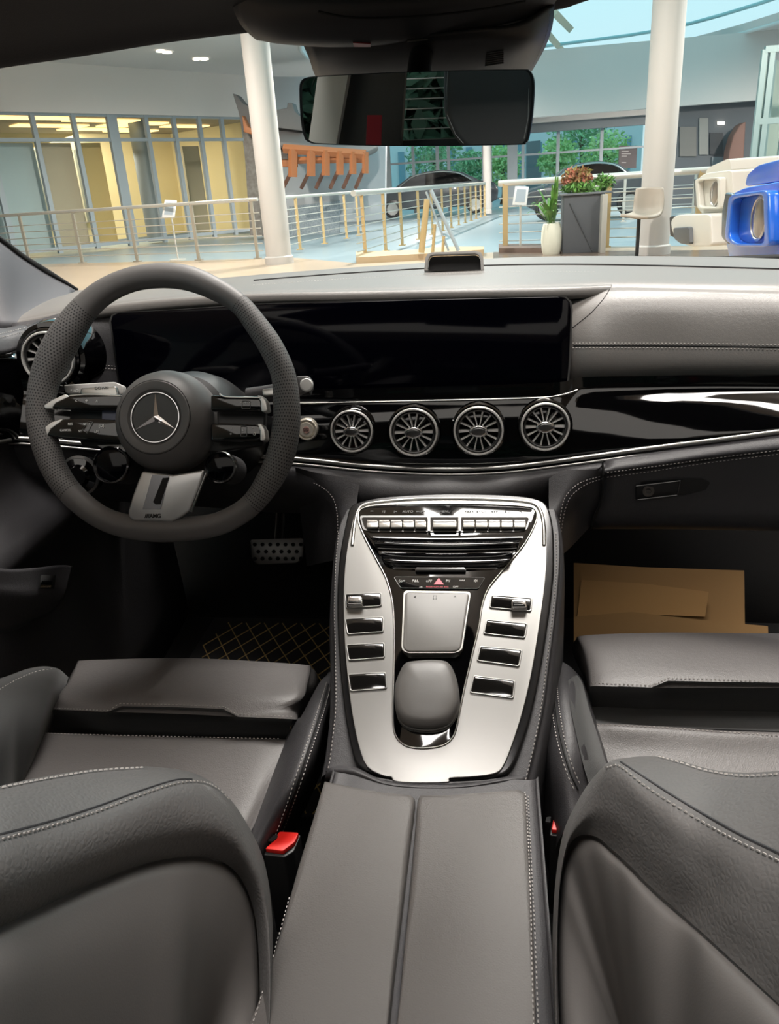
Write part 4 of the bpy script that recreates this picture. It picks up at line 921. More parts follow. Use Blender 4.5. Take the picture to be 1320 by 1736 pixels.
buckle(round_poly([(939, 1388), (960, 1386), (958, 1414), (934, 1412)], 3), .455, 'red-buttoned seat belt buckle half hidden by the passenger seat', round_poly([(936, 1385), (964, 1383), (962, 1418), (931, 1415)], 3))

# ================================================================== FOOTWELLS
FM = slab('floor_mat', [V((-.60, .95, 0)), V((-.16, .95, 0)), V((-.155, 1.58, 0)), V((-.60, 1.58, 0))], UP, .012, mat('mat_black', '17171a', .8, bump=.3, bscale=500), None, .004, 2, base=.162)
mt = FM; FMT = thing('floor_mat', 'black diamond quilted floor mat with gold thread below the pedals', 'floor mat', (-.38, 1.2, .162)); mt.parent = FMT; mt.matrix_parent_inverse = Matrix.Translation(-FMT.location); mt.name = 'mat_panel'; FMT.name = 'floor_mat'
bm = bmesh.new()
for i in range(-14, 22):
    for sgn in (1, -1):
        x0 = -.38 + (i - 4) * .045; pts = []
        for j in range(0, 14):
            y = .955 + j * .05; x = x0 + sgn * (y - 1.2) * .62
            if -.595 < x < -.165 and y < 1.57: pts.append(V((x, y, .1745)))
        if len(pts) > 1: tube_bm(bm, pts, .0013, 6)
from_bm('quilt_thread', bm, mat('gold_thread', 'a58a52', .6), FMT)
pq = round_poly([(425, 915), (515, 912), (514, 945), (505, 955), (438, 957), (428, 948)], 5)
pn = V((0, -1, .45)).normalized(); po = P(470, 935, Y=1.5)
PD = slab('brake_pedal', [onp(a, b, po, pn) for a, b in pq], pn, .008, M_SILVER, None, .002, 2)
PDT = thing('brake_pedal', 'silver brake pedal with dark rubber studs in the driver footwell', 'pedal', tuple(po)); PD.name = 'pedal_plate'; PD.parent = PDT; PD.matrix_parent_inverse = Matrix.Translation(-PDT.location); PDT.name = 'brake_pedal'
for r_ in range(3):
    for i in range(7 - (r_ % 2)):
        lathe('rubber_stud', [(.0042, 0), (.0042, .0025), (.003, .0035), (0, .0036)], onp(432 + i * 13 + (6 if r_ % 2 else 0), 923 + r_ * 12, po + pn * .008, pn), pn, M_LINE, PDT, seg=14)
tube('pedal_arm', spline([po + V((0, .01, 0)), po + V((0, .08, .1)), po + V((0, .1, .3))], 4), .012, M_BLACK, PDT, seg=10)
# door side trim with the small release switch
dtr = patch('trim_3', [
    [P(-30, 960, X=-.60), P(20, 965, X=-.60), P(70, 962, X=-.598), P(105, 958, X=-.595), P(124, 960, X=-.595)],
    [P(-30, 985, X=-.60), P(20, 990, X=-.60), P(60, 985, X=-.598), P(100, 978, X=-.595), P(122, 972, X=-.592)],
    [P(-30, 1008, X=-.60), P(20, 1012, X=-.60), P(60, 1014, X=-.598), P(94, 1014, X=-.595), P(112, 1006, X=-.592)],
    [P(-30, 1080, X=-.62), P(20, 1070, X=-.62), P(55, 1055, X=-.62), P(85, 1040, X=-.61), P(100, 1025, X=-.60)]], M_DARK, k=4, kr=4, thick=.008); struct(dtr)
sw_ = patch('sill_switch', [[P(69, 975, X=-.594), P(93, 975, X=-.594)], [P(66, 998, X=-.594), P(90, 998, X=-.594)]], M_LINE, None, k=1, kr=1, thick=-.002)
tag(sw_, 'small chrome release switch low on the driver door trim', 'switch')
kn = patch('switch_lever', [[P(71, 985, X=-.591), P(89, 985, X=-.591)], [P(69, 991, X=-.588), P(88, 991, X=-.588)], [P(68, 996, X=-.591), P(86, 996, X=-.591)]], M_CHROME, sw_, k=1, kr=2)
# door gloss wedge and bright strips
gw = patch('door_trim', [
    [P(-60, 590, X=-.655), P(0, 600, X=-.652), P(30, 600, X=-.65), P(52, 612, X=-.645)],
    [P(-60, 640, X=-.65), P(0, 645, X=-.647), P(25, 665, X=-.643), P(46, 700, X=-.64)],
    [P(-60, 740, X=-.655), P(0, 748, X=-.652), P(22, 745, X=-.648), P(44, 742, X=-.645)]], M_GLOSS, D1, k=4, kr=4, thick=.006)
tube('door_strip', spline([P(-40, 752, X=-.648), P(0, 749, X=-.646), P(18, 746, X=-.644)], 4), .003, M_SATIN, D1, seg=8)
dt_ = patch('door_top_pad', [
    [P(-60, 545, X=-.68), P(0, 556, X=-.675), P(30, 552, X=-.67), P(46, 552, X=-.665)],
    [P(-60, 570, X=-.66), P(0, 572, X=-.655), P(30, 565, X=-.65), P(46, 560, X=-.648)],
    [P(-60, 600, X=-.648), P(0, 600, X=-.645), P(30, 592, X=-.642), P(44, 582, X=-.64)]], M_DARK, D1, k=4, kr=4, thick=.006)
stitch('stitching', bvh(dt_), [(-5, 568), (20, 562), (44, 556)], D1); stitch('stitching', bvh(dt_), [(-5, 574), (20, 568), (44, 561)], D1)
# kraft paper lying in the passenger footwell
M_KR = mat('kraft_paper', '8c6c42', .85, bump=.2, bscale=60); M_KR2 = mat('kraft_paper_light', '9c7849', .85, bump=.2, bscale=60)
fn_ = V((0, -.75, .66)).normalized(); fo = P(1100, 1060, Y=1.38)
KP = thing('kraft_paper', 'brown kraft paper sheets lying in the passenger footwell', 'paper', tuple(fo - V((0, 0, .05))))
def kp(name, pix, m, h, th=.004): return slab(name, [onp(a, b, fo + fn_ * h, fn_) for a, b in pix], fn_, th, m, KP)
kp('paper_sheet', [(972, 955), (1080, 962), (1260, 968), (1262, 1110), (972, 1110)], M_KR, 0)
kp('paper_fold', [(985, 984), (1090, 990), (1200, 1004), (1194, 1046), (1080, 1042), (978, 1046)], M_KR2, .012)
kp('paper_fold', [(972, 1046), (1070, 1038), (1190, 1052), (1300, 1062), (1302, 1110), (972, 1110)], M_KR, .02)

# ================================================================== REAR VIEW MIRROR AND OVERHEAD CONSOLE
RV = thing('rear_view_mirror', 'black frameless rear view mirror below the roof console', 'mirror', tuple(P(700, 100, Y=.88)))
mo = P(706, 184, Y=.80); mn = V((-.06, -1, -.065)).normalized()
def Mp(a, b, h=0.0): return onp(a, b, mo + mn * h, mn)
mout = [(509, 152), (512, 138), (521, 132), (545, 129), (640, 124), (760, 120), (880, 118), (895, 120), (902, 130), (904, 150), (901, 195), (895, 232), (889, 242), (876, 245), (760, 247), (640, 247), (545, 244), (526, 241), (517, 232), (511, 200)]
mpts = [Mp(p.x, p.y) for p in spline([V((*q, 0)) for q in mout], 3, True)]
mc = sum(mpts, V()) / len(mpts)
bm = bmesh.new(); rr_ = []
for s, h in ((1, -.001), (1.012, -.004), (1.0, -.014), (.93, -.028), (.7, -.036)):
    rr_.append([bm.verts.new(mc + (p - mc) * s + mn * h) for p in mpts])
for A_, B_ in zip(rr_, rr_[1:]):
    for i in range(len(A_)): bm.faces.new((A_[i], A_[(i + 1) % len(A_)], B_[(i + 1) % len(A_)], B_[i]))
bm.faces.new(rr_[-1]); from_bm('mirror_housing', bm, M_BLACK, RV, True)
slab('mirror_glass', [mc + (p - mc) * .985 for p in mpts], mn, .002, mat('mirror_glass', 'dadedc', .01, metal=1), RV, base=-.001)
ringslab('mirror_rim', [mc + (p - mc) * 1.006 for p in mpts], [mc + (p - mc) * .983 for p in mpts], mn, .0024, mat('rim_glass', '2e3336', .15), RV, base=-.001)
tube('mirror_arm', spline([mc + V((.0, .03, .0)), mc + V((.0, .07, .04)), P(720, 70, Y=.93)], 5), .012, M_BLACK, RV, seg=12)
pod = patch('sensor_pod', [
    [P(512, 72, Y=.93), P(600, 68, Y=.90), P(700, 60, Y=.88), P(800, 50, Y=.88), P(880, 38, Y=.90), P(940, 5, Y=.93)],
    [P(524, 100, Y=.95), P(600, 90, Y=.91), P(700, 85, Y=.89), P(800, 78, Y=.89), P(890, 68, Y=.91), P(936, 45, Y=.95)],
    [P(532, 124, Y=.99), P(600, 128, Y=.95), P(700, 125, Y=.93), P(800, 120, Y=.93), P(880, 100, Y=.94), P(923, 82, Y=.98)],
    [P(545, 150, Y=1.05), P(610, 170, Y=1.03), P(700, 180, Y=1.02), P(790, 175, Y=1.02), P(870, 150, Y=1.03), P(903, 118, Y=1.05)]], M_BLACK, RV, k=5, kr=4, thick=.004)
stitch('stitching', bvh(pod), [(930, 25), (926, 50), (916, 80), (902, 108)], RV, m=M_GREYP, w=.0008)
gri = [(824, 88), (854, 83), (852, 110), (820, 116)]
for k_ in range(7):
    seam('pod_grille', bvh(pod), [(824 - k_ * .4, 90 + k_ * 3.5), (853, 85 + k_ * 3.5)], RV, .0005, m=mat('grille_grey', '3a3a3a', .5), k=3, lift=.0005)
OC = patch('roof_console', [
    [P(384, -40, Y=.88), P(470, -40, Y=.87), P(580, -40, Y=.86), P(700, -40, Y=.86), P(820, -40, Y=.87), P(960, -40, Y=.90)],
    [P(392, 5, Y=.89), P(470, 10, Y=.87), P(580, 10, Y=.855), P(700, 8, Y=.855), P(820, 0, Y=.87), P(948, -8, Y=.92)],
    [P(408, 42, Y=.91), P(470, 48, Y=.885), P(580, 50, Y=.87), P(700, 46, Y=.87), P(820, 30, Y=.885), P(938, 8, Y=.93)],
    [P(432, 66, Y=.94), P(480, 73, Y=.91), P(580, 78, Y=.895), P(700, 73, Y=.89), P(820, 55, Y=.90), P(930, 22, Y=.94)],
    [P(440, 68, Y=.97), P(490, 76, Y=.96), P(580, 80, Y=.95), P(700, 75, Y=.95), P(820, 56, Y=.95), P(932, 22, Y=.97)]], mat('roof_console_plastic', '232325', .55), None, k=5, kr=5, thick=.004)
tag(OC, 'dark roof console above the rear view mirror', 'roof console')
toc = bvh(OC)
seam('console_edge', toc, [(690, 68), (760, 60), (830, 47), (905, 28)], OC, .0012, m=M_SATIN, lift=.001)
seam('console_seam', toc, [(540, 20), (600, 30), (700, 28), (800, 18), (890, 2)], OC, .0012)
slab('console_light', [cast(toc, a, b)[0] for a, b in ((598, 70), (628, 72), (628, 77), (600, 77))], cast(toc, 614, 74)[1], .001, mat('dim_red', '7a1a22', .4), OC, base=.0005)
# ---- cabin behind the camera, met in the mirror
def RF(a, b, Y):
    p = Mp(a, b); d = (p - CAM).normalized(); r = d - mn * 2 * d.dot(mn)
    return p + r * ((Y - p.y) / r.y)
hp = [RF(a, b, -.42) for a, b in round_poly([(750, 100), (905, 100), (905, 262), (795, 262), (768, 235), (750, 195)], 22)]
hd = slab('headrest', hp, V((0, 1, 0)), .10, mat('headrest_leather', '2a2a2b', .6, bump=.1), None, .02, 4, base=-.10)
HT = thing('rear_headrest', 'black leather rear headrest seen on the right of the mirror', 'headrest', tuple(RF(830, 250, -.47))); hd.parent = HT; hd.matrix_parent_inverse = Matrix.Translation(-HT.location); hd.name = 'headrest_pad'
tube('headrest_stitching', [RF(a, b, -.415) for a, b in ((759, 115), (757, 150), (758, 195), (772, 228), (785, 243))], .0008, M_GREYP, HT, seg=6)
tube('headrest_stitching', [RF(a, b, -.415) for a, b in ((896, 150), (895, 200), (888, 235))], .0008, M_GREYP, HT, seg=6)
bt = slab('seat_belt', [RF(a, b, -.80) for a, b in ((623, 195), (648, 195), (646, 262), (620, 262))], V((0, 1, 0)), .004, mat('belt_red', '8a1320', .8), None)
tag(bt, 'dark red rear seat belt seen in the mirror', 'seat belt')
def wb(pix, Y, m, nm, th=.03): o = slab(nm, [RF(a, b, Y) for a, b in pix], V((0, 1, 0)), th, m, None, base=-th); return struct(o)
wb([(592, 60), (690, 60), (676, 300), (560, 300)], -1.0, M_BLACK, 'wall_back')
wb([(548, 60), (602, 60), (560, 300), (515, 300)], -.9, mat('pillar_grey', 'a5a5a2', .8), 'trim_4')
wb([(500, 246), (950, 228), (950, 420), (500, 420)], -1.15, M_BLACK, 'trim_5')
bm = bmesh.new()
for k_ in range(6): tube_bm(bm, [RF(670, 135 + k_ * 17, -1.5), RF(770, 131 + k_ * 17, -1.5)], .0018, 6)
rwn = from_bm('heating_wire', bm, mat('wire_pale', 'a8b0b4', .5), None)
rg = mesh('window_2', [RF(a, b, -1.52) for a, b in ((655, 60), (960, 60), (960, 260), (655, 260))], [(0, 1, 2, 3)], M_WGLASS); struct(rg); rwn.parent = rg
cush = box('rear_bench_seat', (0, -.75, .45), (1.3, .5, .5), M_DARK, None, bev=.05); tag(cush, 'dark rear bench seat behind the camera', 'rear seat')

rr2 = patch('ceiling', [[V((-.62, -.08, 1.37)), V((0, -.08, 1.415)), V((.62, -.08, 1.37))], [V((-.6, -.7, 1.35)), V((0, -.7, 1.39)), V((.6, -.7, 1.35))], [V((-.55, -1.45, 1.25)), V((0, -1.45, 1.29)), V((.55, -1.45, 1.25))]], M_LINER, k=3, kr=3, thick=.02); struct(rr2)
# ================================================================== SHOWROOM
RT = RM.transposed()
def proj(p):
    c = RT @ (V(p) - CAM); return 660 - F * c.x / c.z, 868 + F * c.y / c.z
def G(a, b): return P(a, b, Z=0)
def onv(a, b, A, B):
    n = (B - A).cross(UP).normalized(); return onp(a, b, A, n)
def atcol(px, A, B, z=0.0):
    lo, hi = -.15, 1.15
    f = lambda t: proj(A + (B - A) * t + V((0, 0, z)))[0] - px
    s = f(lo)
    for _ in range(50):
        m_ = (lo + hi) / 2
        if (f(m_) > 0) == (s > 0): lo = m_
        else: hi = m_
    return A + (B - A) * lo + V((0, 0, z))
M_FLOOR = mat('beige_floor', 'b5a18c', .3, var=.08, vscale=.4)
M_PALE = mat('pale_floor', '87989f', .35, var=.06, vscale=.3)
M_WALL = mat('white_wall', 'dad3cd', .8)
M_CEIL = mat('ceiling_white', 'ccc6c2', .85)
M_COLW = mat('column_white', 'bab3ad', .6)
M_STEEL = mat('rail_steel', 'c9c4bb', .35, metal=.4)
M_GOLD = mat('rail_gold', 'c4a878', .4, metal=.3)
M_MULL = mat('mullion_grey', '9aa3a8', .5)
def gpoly(name, pts, m, z=0.0, th=.05):
    return struct(slab(name, [V((p.x, p.y, z)) for p in pts], UP, th, m, None, base=-th))
gpoly('floor', [V((-60, -12, 0)), V((60, -12, 0)), V((60, 110, 0)), V((-60, 110, 0))], M_PALE, -.06)
gpoly('floor', [V((-40, -10, 0)), G(-400, 462), G(20, 449), G(445, 438.5), G(500, 437), G(600, 446), G(830, 428), G(960, 419), G(1330, 415), V((40, 12, 0)), V((40, -10, 0))], M_FLOOR)
gpoly('floor', [G(836, 428), G(1420, 422), G(1420, 445), G(836, 445)], mat('brown_floor', '6e5d52', .25), .004, .02)
kb = struct(slab('trim_6', [G(845, 421), G(955, 421), G(955, 429), G(845, 429)], UP, .08, mat('kerb_brown', '6d574c', .5)))
# ---- left glazed shop front
A1 = G(-60, 446.5); B1 = G(430, 395); dW = (B1 - A1).normalized(); nW = dW.cross(UP).normalized()
if nW.dot(CAM - A1) < 0: nW = -nW
zt = onv(410, 209, A1, B1).z * .5 + onv(100, 181, A1, B1).z * .5
ZC = 4.7
L0 = A1 - dW * 10; L1 = B1 + dW * 1.0
def wallstrip(name, a, b, z0, z1, th, m):
    n = (b - a).cross(UP).normalized()
    return slab(name, [V((a.x, a.y, z0)), V((b.x, b.y, z0)), V((b.x, b.y, z1)), V((a.x, a.y, z1))], n, th, m)
struct(wallstrip('wall_left', L0, L1, zt, ZC, .2, M_WALL))
bkA = L0 - nW * 5.5; bkB = L1 - nW * 5.5
struct(wallstrip('wall_shop', bkA, bkB, 0, zt, .1, mat('warm_wall', 'e0cf9f', .8)))
struct(wallstrip('wall_shop_end', L1 - nW * 5.5, L1 - nW * .3, 0, zt, .1, mat('warm_wall', 'e0cf9f', .8)))
struct(slab('ceiling', [V((p.x, p.y, zt - .02)) for p in (L0, L1, bkB, bkA)], UP, .05, mat('shop_ceiling', '9a8e78', .8)))
# glass panes, mullions
WN1 = thing('window_3', None, None, tuple(A1)); del WN1['label'], WN1['category']; WN1['kind'] = 'structure'
gp = slab('glass_pane', [V((p.x, p.y, z)) for p, z in ((L0, 0), (L1, 0), (L1, zt), (L0, zt))], nW, .01, M_WGLASS, WN1)
def mull(px, w, m=M_MULL):
    p = onv(px, 200, A1, B1); p.z = 0
    slab('mullion', [p - dW * w, p + dW * w, p + dW * w + nW * .12, p - dW * w + nW * .12], UP, zt, m, WN1)
for px, w in ((-30, .07), (52, .06), (121, .06), (186, .15), (244, .06), (291, .06), (334, .06), (372, .06), (411, .1)): mull(px, w)
for z in (zt - .06, onv(250, 240, A1, B1).z, .08): slab('transom', [V((L0.x, L0.y, z)), V((L1.x, L1.y, z)), V((L1.x, L1.y, z)) + nW * .1, V((L0.x, L0.y, z)) + nW * .1], UP, .09, M_MULL, WN1)
# interior blinds, column and fittings
def inside(name, px0, px1, y0, z0, z1, back, m, label, cat, th=.05, group=None):
    a = onv(px0, y0, A1, B1) - nW * back; b = onv(px1, y0, A1, B1) - nW * back
    o = slab(name, [V((a.x, a.y, z0)), V((b.x, b.y, z0)), V((b.x, b.y, z1)), V((a.x, a.y, z1))], nW, th, m)
    return tag(o, label, cat, group)
zb = onv(250, 240, A1, B1).z
inside('roller_blind', -40, 62, 240, .1, zb, .3, mat('blind_blue', 'a9b7b8', .8), 'blue grey blind in the leftmost pane of the shop front', 'blind')
inside('roller_blind', 72, 128, 240, .1, zb, .35, mat('blind_beige', 'b3a68e', .8), 'grey beige blind in the second pane of the shop front', 'blind')
inside('sheer_curtain', 140, 180, 240, .1, zb, .4, mat('curtain_warm', 'bfa46a', .8), 'warm beige curtain behind the third shop front pane', 'curtain')
cp = onv(275, 240, A1, B1) - nW * 1.2; cp.z = 0
tag(lathe('column', [(.28, 0), (.28, zt)], cp, UP, mat('column_grey', '8d9496', .6), seg=24), 'grey round column inside the glazed shop front', 'column')
fw = onv(243, 300, A1, B1) - nW * 5.3
fr_ = thing('shop_cabinet', 'grey gridded cabinet on the yellow shop wall', 'cabinet', (fw.x, fw.y, 0))
slab('cabinet_body', [fw + dW * a + V((0, 0, z)) for a, z in ((-.9, -1.2), (.9, -1.2), (.9, 1.1), (-.9, 1.1))], nW, .2, mat('cabinet_grey', '7a7d70', .6), fr_)
for k_ in range(3): slab('cabinet_bar', [fw + nW * .2 + dW * a + V((0, 0, z)) for a, z in ((-.9 + k_ * .6 + .25, -1.2), (-.9 + k_ * .6 + .33, -1.2), (-.9 + k_ * .6 + .33, 1.1), (-.9 + k_ * .6 + .25, 1.1))], nW, .03, mat('cabinet_light', 'b5ae93', .6), fr_)
tag(wallstrip('notice_panel', onv(385, 380, A1, B1) - nW * 2.0, onv(412, 380, A1, B1) - nW * 2.0, .1, zb, .1, mat('panel_greybrown', '9a9077', .8)), 'grey brown panel at the right end of the shop', 'panel')
lp = 0
lights_ = ['behind the leftmost pane, largest', 'behind the second pane', 'behind the third pane, lower one', 'behind the third pane, upper one', 'behind the fourth pane, lower one', 'behind the fourth pane, upper one', 'behind the sixth pane', 'beside the wide mullion']
for ll, (a, b, w) in zip(lights_, ((22, 198, 1.6), (85, 212, 1.1), (158, 218, 1.1), (172, 203, 1.1), (222, 221, .9), (240, 208, .8), (313, 213, .8), (195, 212, .5))):
    p = P(a, b, Z=zt - .04)
    d_ = p - A1
    if d_.dot(-nW) < .2 or d_.dot(-nW) > 5.3:
        p = onv(a, b, A1, B1) - nW * 2; p.z = zt - .05
    o = slab('ceiling_light', [p + dW * x + nW * y for x, y in ((-w, -.3), (w, -.3), (w, .3), (-w, .3))], UP, .04, mat('warm_lamp', 'ffe2a0', .5, emit='ffdc98', estr=1.8), None, base=-.04)
    tag(o, 'warm ceiling light inside the shop, ' + ll, 'ceiling light', 'warm shop ceiling lights')
# ---- hall ceiling with the round skylight
hole = [P(a, b, Z=ZC) for a, b in ((1500, -20), (1400, 12), (1320, 38), (1260, 56), (1200, 72), (1150, 84), (1105, 93), (1050, 101), (1000, 107), (950, 113), (905, 118), (800, 124), (700, 124), (620, 119), (570, 112), (535, 104), (518, 96), (509, 84), (508, 70))]
cl_ = [V((-40, 7, ZC)), V((-40, 38, ZC)), V((45, 38, ZC)), V((45, hole[0].y - .5, ZC))] + hole + [V((hole[-1].x - .3, 7, ZC))]
struct(slab('ceiling', cl_, UP, .25, M_CEIL))
tube_ = tube('trim_7', hole, .05, mat('skylight_edge', 'c9cdcc', .5), seg=8); struct(tube_)
tube_ = tube('trim_8', [p + V((0, -1.4, .5)) for p in hole[:12]], .05, mat('skylight_edge2', '8fb9bf', .5), seg=8); struct(tube_)
for (a, b), (c, d) in (((915, 42), (962, 97)), ((938, 20), (965, 48))):
    p = P(a, b, Z=ZC + .5); q = P(c, d, Z=ZC + .5)
    tag(tube('skylight_beam', [p, q], .13, mat('beam_cream', 'b9b7a2', .6), seg=4), 'cream beam crossing the skylight beside the mirror pod', 'beam', 'skylight beams')
for a, b in ((140, 108 / 2 + 45), (272, 85.5), (283, 88), (334, 99), (346, 99)):
    p = P(a, b, Z=ZC - .01)
    if p.y < 0 or p.y > 60: continue
    if a == 140: continue
    tag(lathe('downlight', [(.12, 0), (.11, .03), (0, .03)], p - V((0, 0, .03)), UP, mat('lamp_white', 'ffffff', .5, emit='fff4e0', estr=2.5), seg=20), 'bright hall ceiling downlight, ' + {272: 'left one of the left pair', 283: 'right one of the left pair', 334: 'left one of the right pair', 346: 'right one of the right pair'}[a], 'ceiling light', 'hall downlights')
# far wall, fascia and window front
YF = 38.0
def PF(a, b, y=YF): return P(a, b, Y=y)
zF = PF(1000, 204).z
struct(slab('wall_back', [V((-30, YF - 1, zF)), V((50, YF - 1, zF)), V((50, YF - 1, ZC)), V((-30, YF - 1, ZC))], V((0, 1, 0)), .4, mat('fascia_grey', 'c6c0bb', .8)))
struct(slab('trim_9', [V((PF(655, 250).x, YF - .6, zF - .35)), V((PF(1110, 250).x, YF - .6, zF - .35)), V((PF(1110, 250).x, YF - .6, zF)), V((PF(655, 250).x, YF - .6, zF))], V((0, 1, 0)), .3, mat('header_dark', '70777b', .6)))
struct(slab('wall_far', [V((-36, YF, 0)), V((PF(650, 280).x, YF, 0)), V((PF(650, 280).x, YF, ZC)), V((-36, YF, ZC))], V((0, 1, 0)), .3, mat('far_wall', 'b9bcc2', .8)))
WN2 = thing('window_4', None, None, (8, YF, 0)); del WN2['label'], WN2['category']; WN2['kind'] = 'structure'
xl, xr = PF(650, 280).x, PF(1112, 280).x
slab('glass_pane', [V((xl, YF, 0)), V((xr, YF, 0)), V((xr, YF, zF)), V((xl, YF, zF))], V((0, 1, 0)), .01, M_WGLASS, WN2)
for px, w in ((652, .25), (700, .06), (741, .07), (760, .07), (825, .22), (868, .22), (886, .06), (945, .07), (1018, .07), (1096, .12)):
    x = PF(px, 260).x; box('mullion', (x, YF - .1, zF / 2), (w * 2, .15, zF), M_MULL, WN2)
box('transom', ((xl + xr) / 2, YF - .1, PF(900, 262).z), (xr - xl, .12, .08), M_MULL, WN2)
# dark shop at the right
sx0, sx1 = P(1140, 250, Y=28).x, P(1330, 250, Y=28).x + 12
struct(slab('wall_right', [V((sx0, 28, 0)), V((sx1, 28, 0)), V((sx1, 28, ZC)), V((sx0, 28, ZC))], V((0, 1, 0)), .3, mat('dark_shop', '5a5d61', .7)))
struct(slab('trim_10', [V((sx0 - 6, 27.4, P(1200, 176, Y=27.4).z)), V((sx1, 27.4, P(1200, 176, Y=27.4).z)), V((sx1, 27.4, ZC)), V((sx0 - 6, 27.4, ZC))], V((0, 1, 0)), .3, mat('fascia_grey', 'c6c0bb', .8)))
for i, (x0, y0, x1, y1, c, lb) in enumerate(((1152, 215, 1180, 265, '75706b', 'brown display board in the dark shop, nearest the column'), (1185, 200, 1200, 262, '8a8782', 'narrow pale board in the dark shop'), (1203, 225, 1225, 262, '3a3b3e', 'black display board in the dark shop'), (1206, 266, 1238, 280, '6f7478', 'grey counter in the dark shop'))):
    q = [P(a, b, Y=27.935) for a, b in ((x0, y1), (x1, y1), (x1, y0), (x0, y0))]
    tag(slab('display_board', q, V((0, 1, 0)), .06, mat('board' + c, c, .7)), lb, 'display board')
arch = [(1232, 285), (1236, 255), (1243, 230), (1254, 212), (1264, 206), (1262, 285)]
tag(slab('timber_gable', [P(a, b, Y=27) for a, b in arch[1:-1]] + [V((P(1262, 285, Y=27).x, 27, 0)), V((P(1232, 285, Y=27).x, 27, 0))], V((0, 1, 0)), .6, mat('red_timber', '6f4f45', .7), bev=.03), 'reddish curved timber gable beside the glass lift shaft', 'gable')
tag(slab('wall_lamp', [P(a, b, Y=27.9) for a, b in ((1217, 206), (1228, 206), (1228, 211), (1217, 211))], V((0, 1, 0)), .1, mat('lamp_white', 'ffffff', .5, emit='fff4e0', estr=2.5)), 'small bright lamp in the dark shop', 'lamp')
# glass lift shaft far right
LS = thing('lift_shaft', 'glass lift shaft with steel frame at the right edge', 'lift shaft', (P(1300, 250, Y=16).x, 16, 0))
def pole(px, Y, w, m, z1, par, nm='frame_post'):
    x = P(px, 200, Y=Y).x; return box(nm, (x, Y, z1 / 2), (w, w, z1), m, par)
zl = P(1300, 84, Y=16).z
for px, Y in ((1283, 16), (1300, 17.6), (1330, 16), (1296, 16)): pole(px, Y, .09, mat('frame_green', '8d9c99', .4), zl, LS)
xa, xb = P(1283, 200, Y=16).x, P(1360, 200, Y=16).x
for z in (zl, zl * .62, zl * .3): box('frame_beam', ((xa + xb) / 2, 16, z), (xb - xa, .1, .1), mat('frame_green', '8d9c99', .4), LS)
box('lift_glass', ((xa + xb) / 2, 16.05, zl / 2), (xb - xa, .02, zl), M_WGLASS, LS)
box('lift_wall', ((xa + xb) / 2 + .6, 17.9, zl / 2), (xb - xa, .1, zl), mat('lift_inner', 'a8ada0', .7), LS)
# ---- columns
def column(px, py, w, top, label):
    b = G(px, py); D_ = -(RT @ (b - CAM)).z; r = w / 2 / F * D_
    t = lathe('column', [(r * 1.12, 0), (r * 1.12, .12), (r, .14), (r, top), (0, top)], b, UP, M_COLW, seg=40); autosmooth(t)
    return tag(t, label, 'column')
column(474, 447, 43, ZC, 'round white column left of the mirror, behind the steel railing')
column(1106, 431, 50, 8.5, 'tall round white column behind the beige bar stool')
column(826, 362, 13, ZC, 'thin distant grey column below the mirror')
# ---- railings
def railing(name, A_, B_, pxs, label, m, n=6, r=.022, top=1.08, pr=.028, cat='railing', rt=.035, mt=None):
    t = thing(name, label, cat, tuple(A_))
    for px in pxs:
        p = atcol(px, A_, B_, top)
        if p.z < -5: continue
        g = V((p.x, p.y, 0)); dd = (B_ - A_).normalized()
        box('post', g + V((0, 0, top / 2)), (pr * 2.0, pr * 2.0, top), m, t)
        box('foot_plate', g + V((0, 0, .01)), (.14, .14, .02), m, t)
    tube('handrail', [A_ + V((0, 0, top)), B_ + V((0, 0, top))], rt, mt or M_STEEL, t, seg=10)
    for i in range(n):
        z = .15 + i * (top - .25) / n
        tube('rail_bar', [A_ + V((0, 0, z)), B_ + V((0, 0, z))], r * .45, M_STEEL, t, seg=6)
    return t
A2 = G(12, 449); B2 = G(448, 438.5)
railing('railing', A2, B2, (32, 122, 217, 323, 425), 'steel railing with long bars in front of the yellow lit shop', mat('post_brown', 'a49a8a', .4, metal=.3))
A3_ = G(482, 430); B3_ = G(606, 400)
railing('railing', A3_, B3_, (500, 543, 582, 603), 'blue grey railing between the left column and the gold one', M_GOLD)
A4_ = G(607, 443); B4_ = G(822, 366)
railing('railing', A4_, B4_, (612, 648, 677, 707, 730, 748, 763, 776, 787, 797, 806, 814, 821), 'gold posted railing running away below the mirror', M_GOLD, rt=.05)
A5_ = G(846, 424); B5_ = G(1400, 409)
railing('railing', A5_, B5_, (856, 1032, 1190, 1330), 'railing behind the desk and the bar stool', M_GOLD, rt=.055, pr=.045)
A6_ = G(935, 380); B6_ = G(1420, 366)
railing('railing', A6_, B6_, (1060, 1180, 1300), 'pale distant railing in front of the dark shop', M_STEEL, n=4, rt=.05)
# stair handrail descending
SR = thing('stair_railing', 'slanting stair railing in front of the gold railing', 'railing', tuple(G(740, 432)))
for (a, b), (c, d), r_, m in (((730, 322), (777, 425), .03, M_MULL), ((722, 325), (760, 425), .018, M_MULL), ((724, 338), (714, 428), .05, M_GOLD), ((737, 380), (733, 428), .025, M_GOLD), ((752, 400), (750, 428), .025, M_GOLD)):
    tube('stair_bar', [P(a, b, Y=13.2), P(c, d, Y=13.2)], r_, m, SR, seg=8)
struct(slab('trim_11', [G(604, 436), G(700, 434), G(745, 428), G(820, 428), G(820, 434), G(700, 442), G(604, 447)], UP, .10, mat('kerb_gold', 'b89f7e', .5)))
